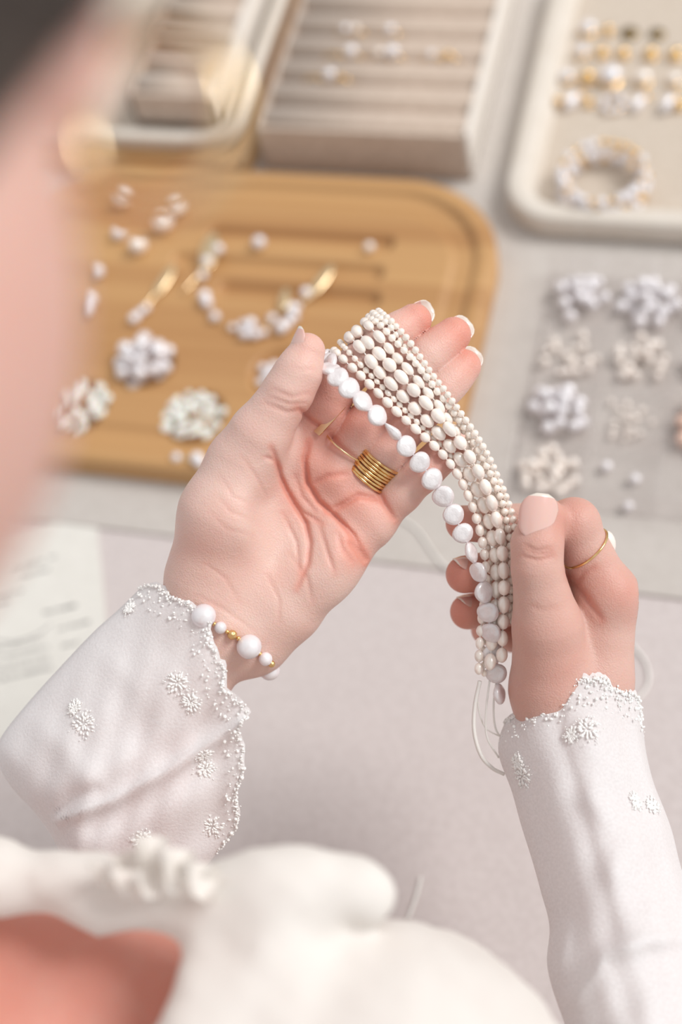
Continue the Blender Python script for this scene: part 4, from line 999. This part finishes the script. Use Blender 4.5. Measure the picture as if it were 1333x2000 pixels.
# earrings on the tray
def at_tray(u, v, dz=0): a = on_table(u, v, zt - TABLE + dz); return np.array([a[0], a[1], zt + dz])
me_disc = bm_mesh('gold_disc', lambda bm: bmesh.ops.create_cone(bm, cap_ends=True, segments=20, radius1=1, radius2=.9, depth=.35)); me_disc.materials.append(M_gold)
M_bronze = mat('olive_bronze', (.22, .15, .06), .3, .8); me_bz = bm_mesh('bronze_disc', lambda bm: bmesh.ops.create_cone(bm, cap_ends=True, segments=20, radius1=1, radius2=.85, depth=.4)); me_bz.materials.append(M_bronze)
def earring(u, v, kind, r, label):
    p = at_tray(u, v); root = empty('stud_earring', tuple(p), label, 'earring', 'earrings laid out in rows on the tray')
    z = p[2]
    if kind == 'hoop':
        me = torus_mesh('hoop', M_gold, r, .0012, 28, 8); put('hoop', me, None, root, (p[0], p[1], z + .0012))
        for k in range(7): a = 2 * PI * k / 7; put('pearl', me_wb, None, root, (p[0] + r * math.cos(a), p[1] + r * math.sin(a), z + .0028), None, (.0026,) * 3)
    elif kind == 'drop':
        put('pearl', me_wb, None, root, (p[0], p[1], z + r), Matrix.Rotation(1.2, 3, 'Z').to_quaternion(), (r * 1.9, r * .9, r))
        put('gold_cap', me_disc, None, root, (p[0] + .004, p[1] + r * 2.1, z + .002), None, (r * .8, r * .8, .004))
    else:
        me, me2 = {'pearl': (me_disc, me_wb), 'gold': (me_disc, me_g2), 'bronze': (me_bz, None), 'cream': (me_disc, me_cb)}[kind]
        put('setting', me, None, root, (p[0], p[1], z + .001), None, (r, r, .005))
        if me2: put('pearl' if kind != 'gold' else 'gold_dome', me2, None, root, (p[0], p[1], z + .0018 + r * .6), None, (r * .9, r * .9, r * .7))
rows = [(66, [(1150, 'pearl', .0062), (1188, 'gold', .004), (1230, 'bronze', .0068), (1284, 'bronze', .006)]), (110, [(1138, 'pearl', .005), (1177, 'gold', .0045), (1218, 'gold', .0045), (1272, 'gold', .005), (1320, 'gold', .005)]),
        (160, [(1108, 'pearl', .0052), (1148, 'gold', .0055), (1194, 'pearl', .0085), (1257, 'cream', .0062), (1318, 'cream', .005)]), (208, [(1092, 'gold', .0035), (1118, 'drop', .0045), (1150, 'gold', .0035), (1198, 'hoop', .0075), (1248, 'drop', .0042), (1306, 'drop', .0045), (1328, 'gold', .004)])]
rown = ['back', 'second', 'third', 'front']; nm = {'pearl': 'white pearl stud earring', 'gold': 'small gold stud earring', 'bronze': 'dark bronze disc earring', 'cream': 'cream pearl stud earring', 'drop': 'pearl drop earring', 'hoop': 'round pearl wreath earring'}
places = ['first', 'second', 'third', 'fourth', 'fifth', 'sixth', 'last']
for r_, (v, es) in enumerate(rows):
    for j, (u, kd, r) in enumerate(es): earring(u, v + (u - 1200) * .03, kd, r, '%s, %s from the left in the %s row of the tray' % (nm[kd], places[j], rown[r_]))
# three bracelets stacked
cb = np.array([*on_table(1180, 362, zt - TABLE + .008), zt])
for k, (R, z, lab, ofs) in enumerate(((.0275, .0040, 'pearl and gold bracelet at the bottom of the stack on the tray', (0, 0)), (.0262, .0112, 'white pearl bracelet in the middle of the stack on the tray', (.002, .001)), (.0268, .0182, 'pearl and gold bracelet on top of the stack on the tray', (-.001, .002)))):
    root = empty('bead_bracelet', (cb[0] + ofs[0], cb[1] + ofs[1], zt), lab, 'bracelet', 'stacked bracelets on the tray'); n = 26
    me = torus_mesh('cord', M_gold, R, .0004, 32, 5); put('cord', me, None, root, (root.location.x, root.location.y, zt + z))
    for i in range(n):
        a = 2 * PI * i / n; g = (i * 7 + k * 3) % 9 in (0, 1, 4) or (k == 2 and 2 < i < 8); r = (.0024 if g else .0034) * rng.uniform(.9, 1.15)
        put('gold_bead' if g else 'pearl', me_g2 if g else me_wb, None, root, (root.location.x + R * math.cos(a), root.location.y + R * math.sin(a), zt + z), None, (r, r, r))

# ------------------------------------------------------------------ clear bead organiser
SX0, SX1, SY0, SY1, SH = -.1235, .093, .430, .606, .022
org = empty('bead_organiser', ((SX0 + SX1) / 2, (SY0 + SY1) / 2, TOP), 'clear plastic organiser box with compartments of pale beads', 'bead box')
box('base', SX0, SX1, SY0, SY1, TOP, TOP + .0018, M_clear, org, .0006)
for (a, b, c_, d_) in ((SX0, SX0 + .002, SY0, SY1), (SX1 - .002, SX1, SY0, SY1), (SX0, SX1, SY0, SY0 + .002), (SX0, SX1, SY1 - .002, SY1)): box('side_wall', a, b, c_, d_, TOP, TOP + SH, M_clear, org, .0006)
ncx, ncy = 5, 4; wx, wy = (SX1 - SX0) / ncx, (SY1 - SY0) / ncy
for i in range(1, ncx): box('divider', SX0 + i * wx - .0007, SX0 + i * wx + .0007, SY0 + .002, SY1 - .002, TOP + .0018, TOP + SH - .002, M_clear, org, .0003)
for j in range(1, ncy): box('divider', SX0 + .002, SX1 - .002, SY0 + j * wy - .0007, SY0 + j * wy + .0007, TOP + .0018, TOP + SH - .002, M_clear, org, .0003)
def comp(i, j): return SX0 + (i + .5) * wx, SY0 + (j + .5) * wy
for (i, j, me, r, n, nmx) in ((0, 3, me_wb, .0036, 16, 'white pearl in the back corner compartment of the clear box'), (1, 3, me_wb, .0040, 18, 'white pearl in the second back compartment of the clear box'), (0, 2, me_cb, .0026, 16, 'small cream pearl in the second compartment along the left wall'), (1, 2, me_cb, .0028, 18, 'small cream pearl in the compartment beside the peach beads'),
                              (0, 1, me_wb, .0042, 16, 'large white pearl in the third compartment along the left wall'), (0, 0, me_cb, .0030, 20, 'cream pearl in the front corner compartment of the clear box'), (1, 1, me_cb, .0018, 16, 'tiny cream bead in the nearly empty middle compartment'), (2, 1, me_pb, .0042, 22, 'peach coral bead in the clear organiser box'), (2, 3, me_cb, .0035, 14, 'cream pearl beside the second back compartment of the clear box'), (2, 2, me_wb, .0034, 12, 'white pearl in the compartment behind the peach beads')):
    x, y = comp(i, j); pile(me, x, y, TOP + .0018, min(wx, wy) * .40, r, n, nmx, 'beads sorted in the clear organiser', 'sorted_bead', 2)
for (u, v, lab) in ((1186, 912, 'single white pearl in the compartment nearest the strands'), (1242, 937, 'single white pearl right of another, in front compartment'), (1228, 990, 'single pearl closest to the right hand index finger')):
    x, y = on_table(u, v, .006); bead(me_wb, x, y, TOP + .0018 + .003, .003, lab, 'single pearls in the clear organiser')

# ------------------------------------------------------------------ printed card, threads
ctr = np.array(on_table(185, 995, .003)); dr = np.array(on_table(205, 1200, .003)) - ctr; dl = np.array(on_table(0, 1040, .003)) - ctr
ex = -dl / np.linalg.norm(dl); ey = np.array([-ex[1], ex[0]])
cw, chh, crd = .105, .150, .006
def card_pts(u, v): p = np.array(on_table(u, v, .0009)) - cc_; return p @ ex, p @ ey
cc_ = ctr - ex * cw / 2 - ey * chh / 2
cbm = bmesh.new(); box_bm(cbm, -cw / 2, cw / 2, -chh / 2, chh / 2, 0, .0009)
bmesh.ops.bevel(cbm, geom=[e for e in cbm.edges if abs(e.verts[0].co.z - e.verts[1].co.z) > .0005], offset=crd, segments=6, affect='EDGES')
cme = bpy.data.meshes.new('printed_card'); cbm.to_mesh(cme); cbm.free()
card = link_mesh('printed_card', cme, M_card, None, smooth=False); card.location = (cc_[0], cc_[1], TABLE + .0001); card.rotation_euler[2] = math.atan2(ex[1], ex[0])
tag(card, 'ivory printed card with grey lettering lying beside the lace sleeve', 'card')
def print_line(x, y, w, seed):
    """one line of illegible small print: short strokes"""
    r2 = random.Random(seed); V, F = [], []; q = x
    while q < x + w:
        a = r2.uniform(.0006, .0013); h = r2.choice([.0015, .0015, .0021]); k = len(V)
        V += [(q, y, .00092), (q + a, y, .00092), (q + a + .0002, y + h, .00092), (q + .0002, y + h, .00092)]; F.append((k, k + 1, k + 2, k + 3)); q += a + r2.choice([.0003, .0003, .0004, .0011])
    return pydata('printed_line', V, F, M_ink, card, smooth=False)
sd = 0
for (u, v, w) in ((20, 1112, .021), (95, 1092, .005), (40, 1128, .018), (-60, 1180, .034), (85, 1200, .021), (118, 1192, .010), (112, 1232, .020), (-80, 1200, .030), (120, 1265, .010), (-90, 1290, .056), (-90, 1310, .058), (-90, 1332, .058), (-90, 1352, .060)):
    sd += 1; x, y = card_pts(u, v); print_line(x, y, min(w, cw / 2 - .004 - x), sd)
arc = [card_pts(u, v) for u, v in ((-60, 1215), (-20, 1245), (20, 1254), (60, 1245), (85, 1232), (100, 1218))]; ap = catmull(np.array(arc), 8); V, F = [], []
for i, p in enumerate(ap): V += [(p[0], p[1] - .0004, .00093), (p[0], p[1] + .0004, .00093)]
for i in range(len(ap) - 1): F.append((2 * i, 2 * i + 2, 2 * i + 3, 2 * i + 1))
pydata('printed_curve', V, F, M_ink, card, smooth=False)
def table_thread(pts, label):
    p = [(*on_table(u, v, .0035), TABLE + .0033 if on_table(u, v, .0035)[1] > .379 else TABLE + .0012) for u, v in pts]
    return tag(tube('silk_thread', [tuple(q) for q in catmull(np.array(p), 8)], .0007, M_thread), label, 'thread', 'loose threads on the table')
table_thread([(780, 1010), (815, 1035), (840, 1070), (862, 1100), (880, 1112)], 'white thread lying on the runner between the two hands')
table_thread([(1235, 1255), (1262, 1290), (1268, 1330), (1245, 1362), (1220, 1365)], 'curl of white thread on the cloth right of the right wrist')
table_thread([(822, 1710), (815, 1740), (805, 1770), (795, 1795)], 'short white thread on the cloth beside the blouse shoulder')
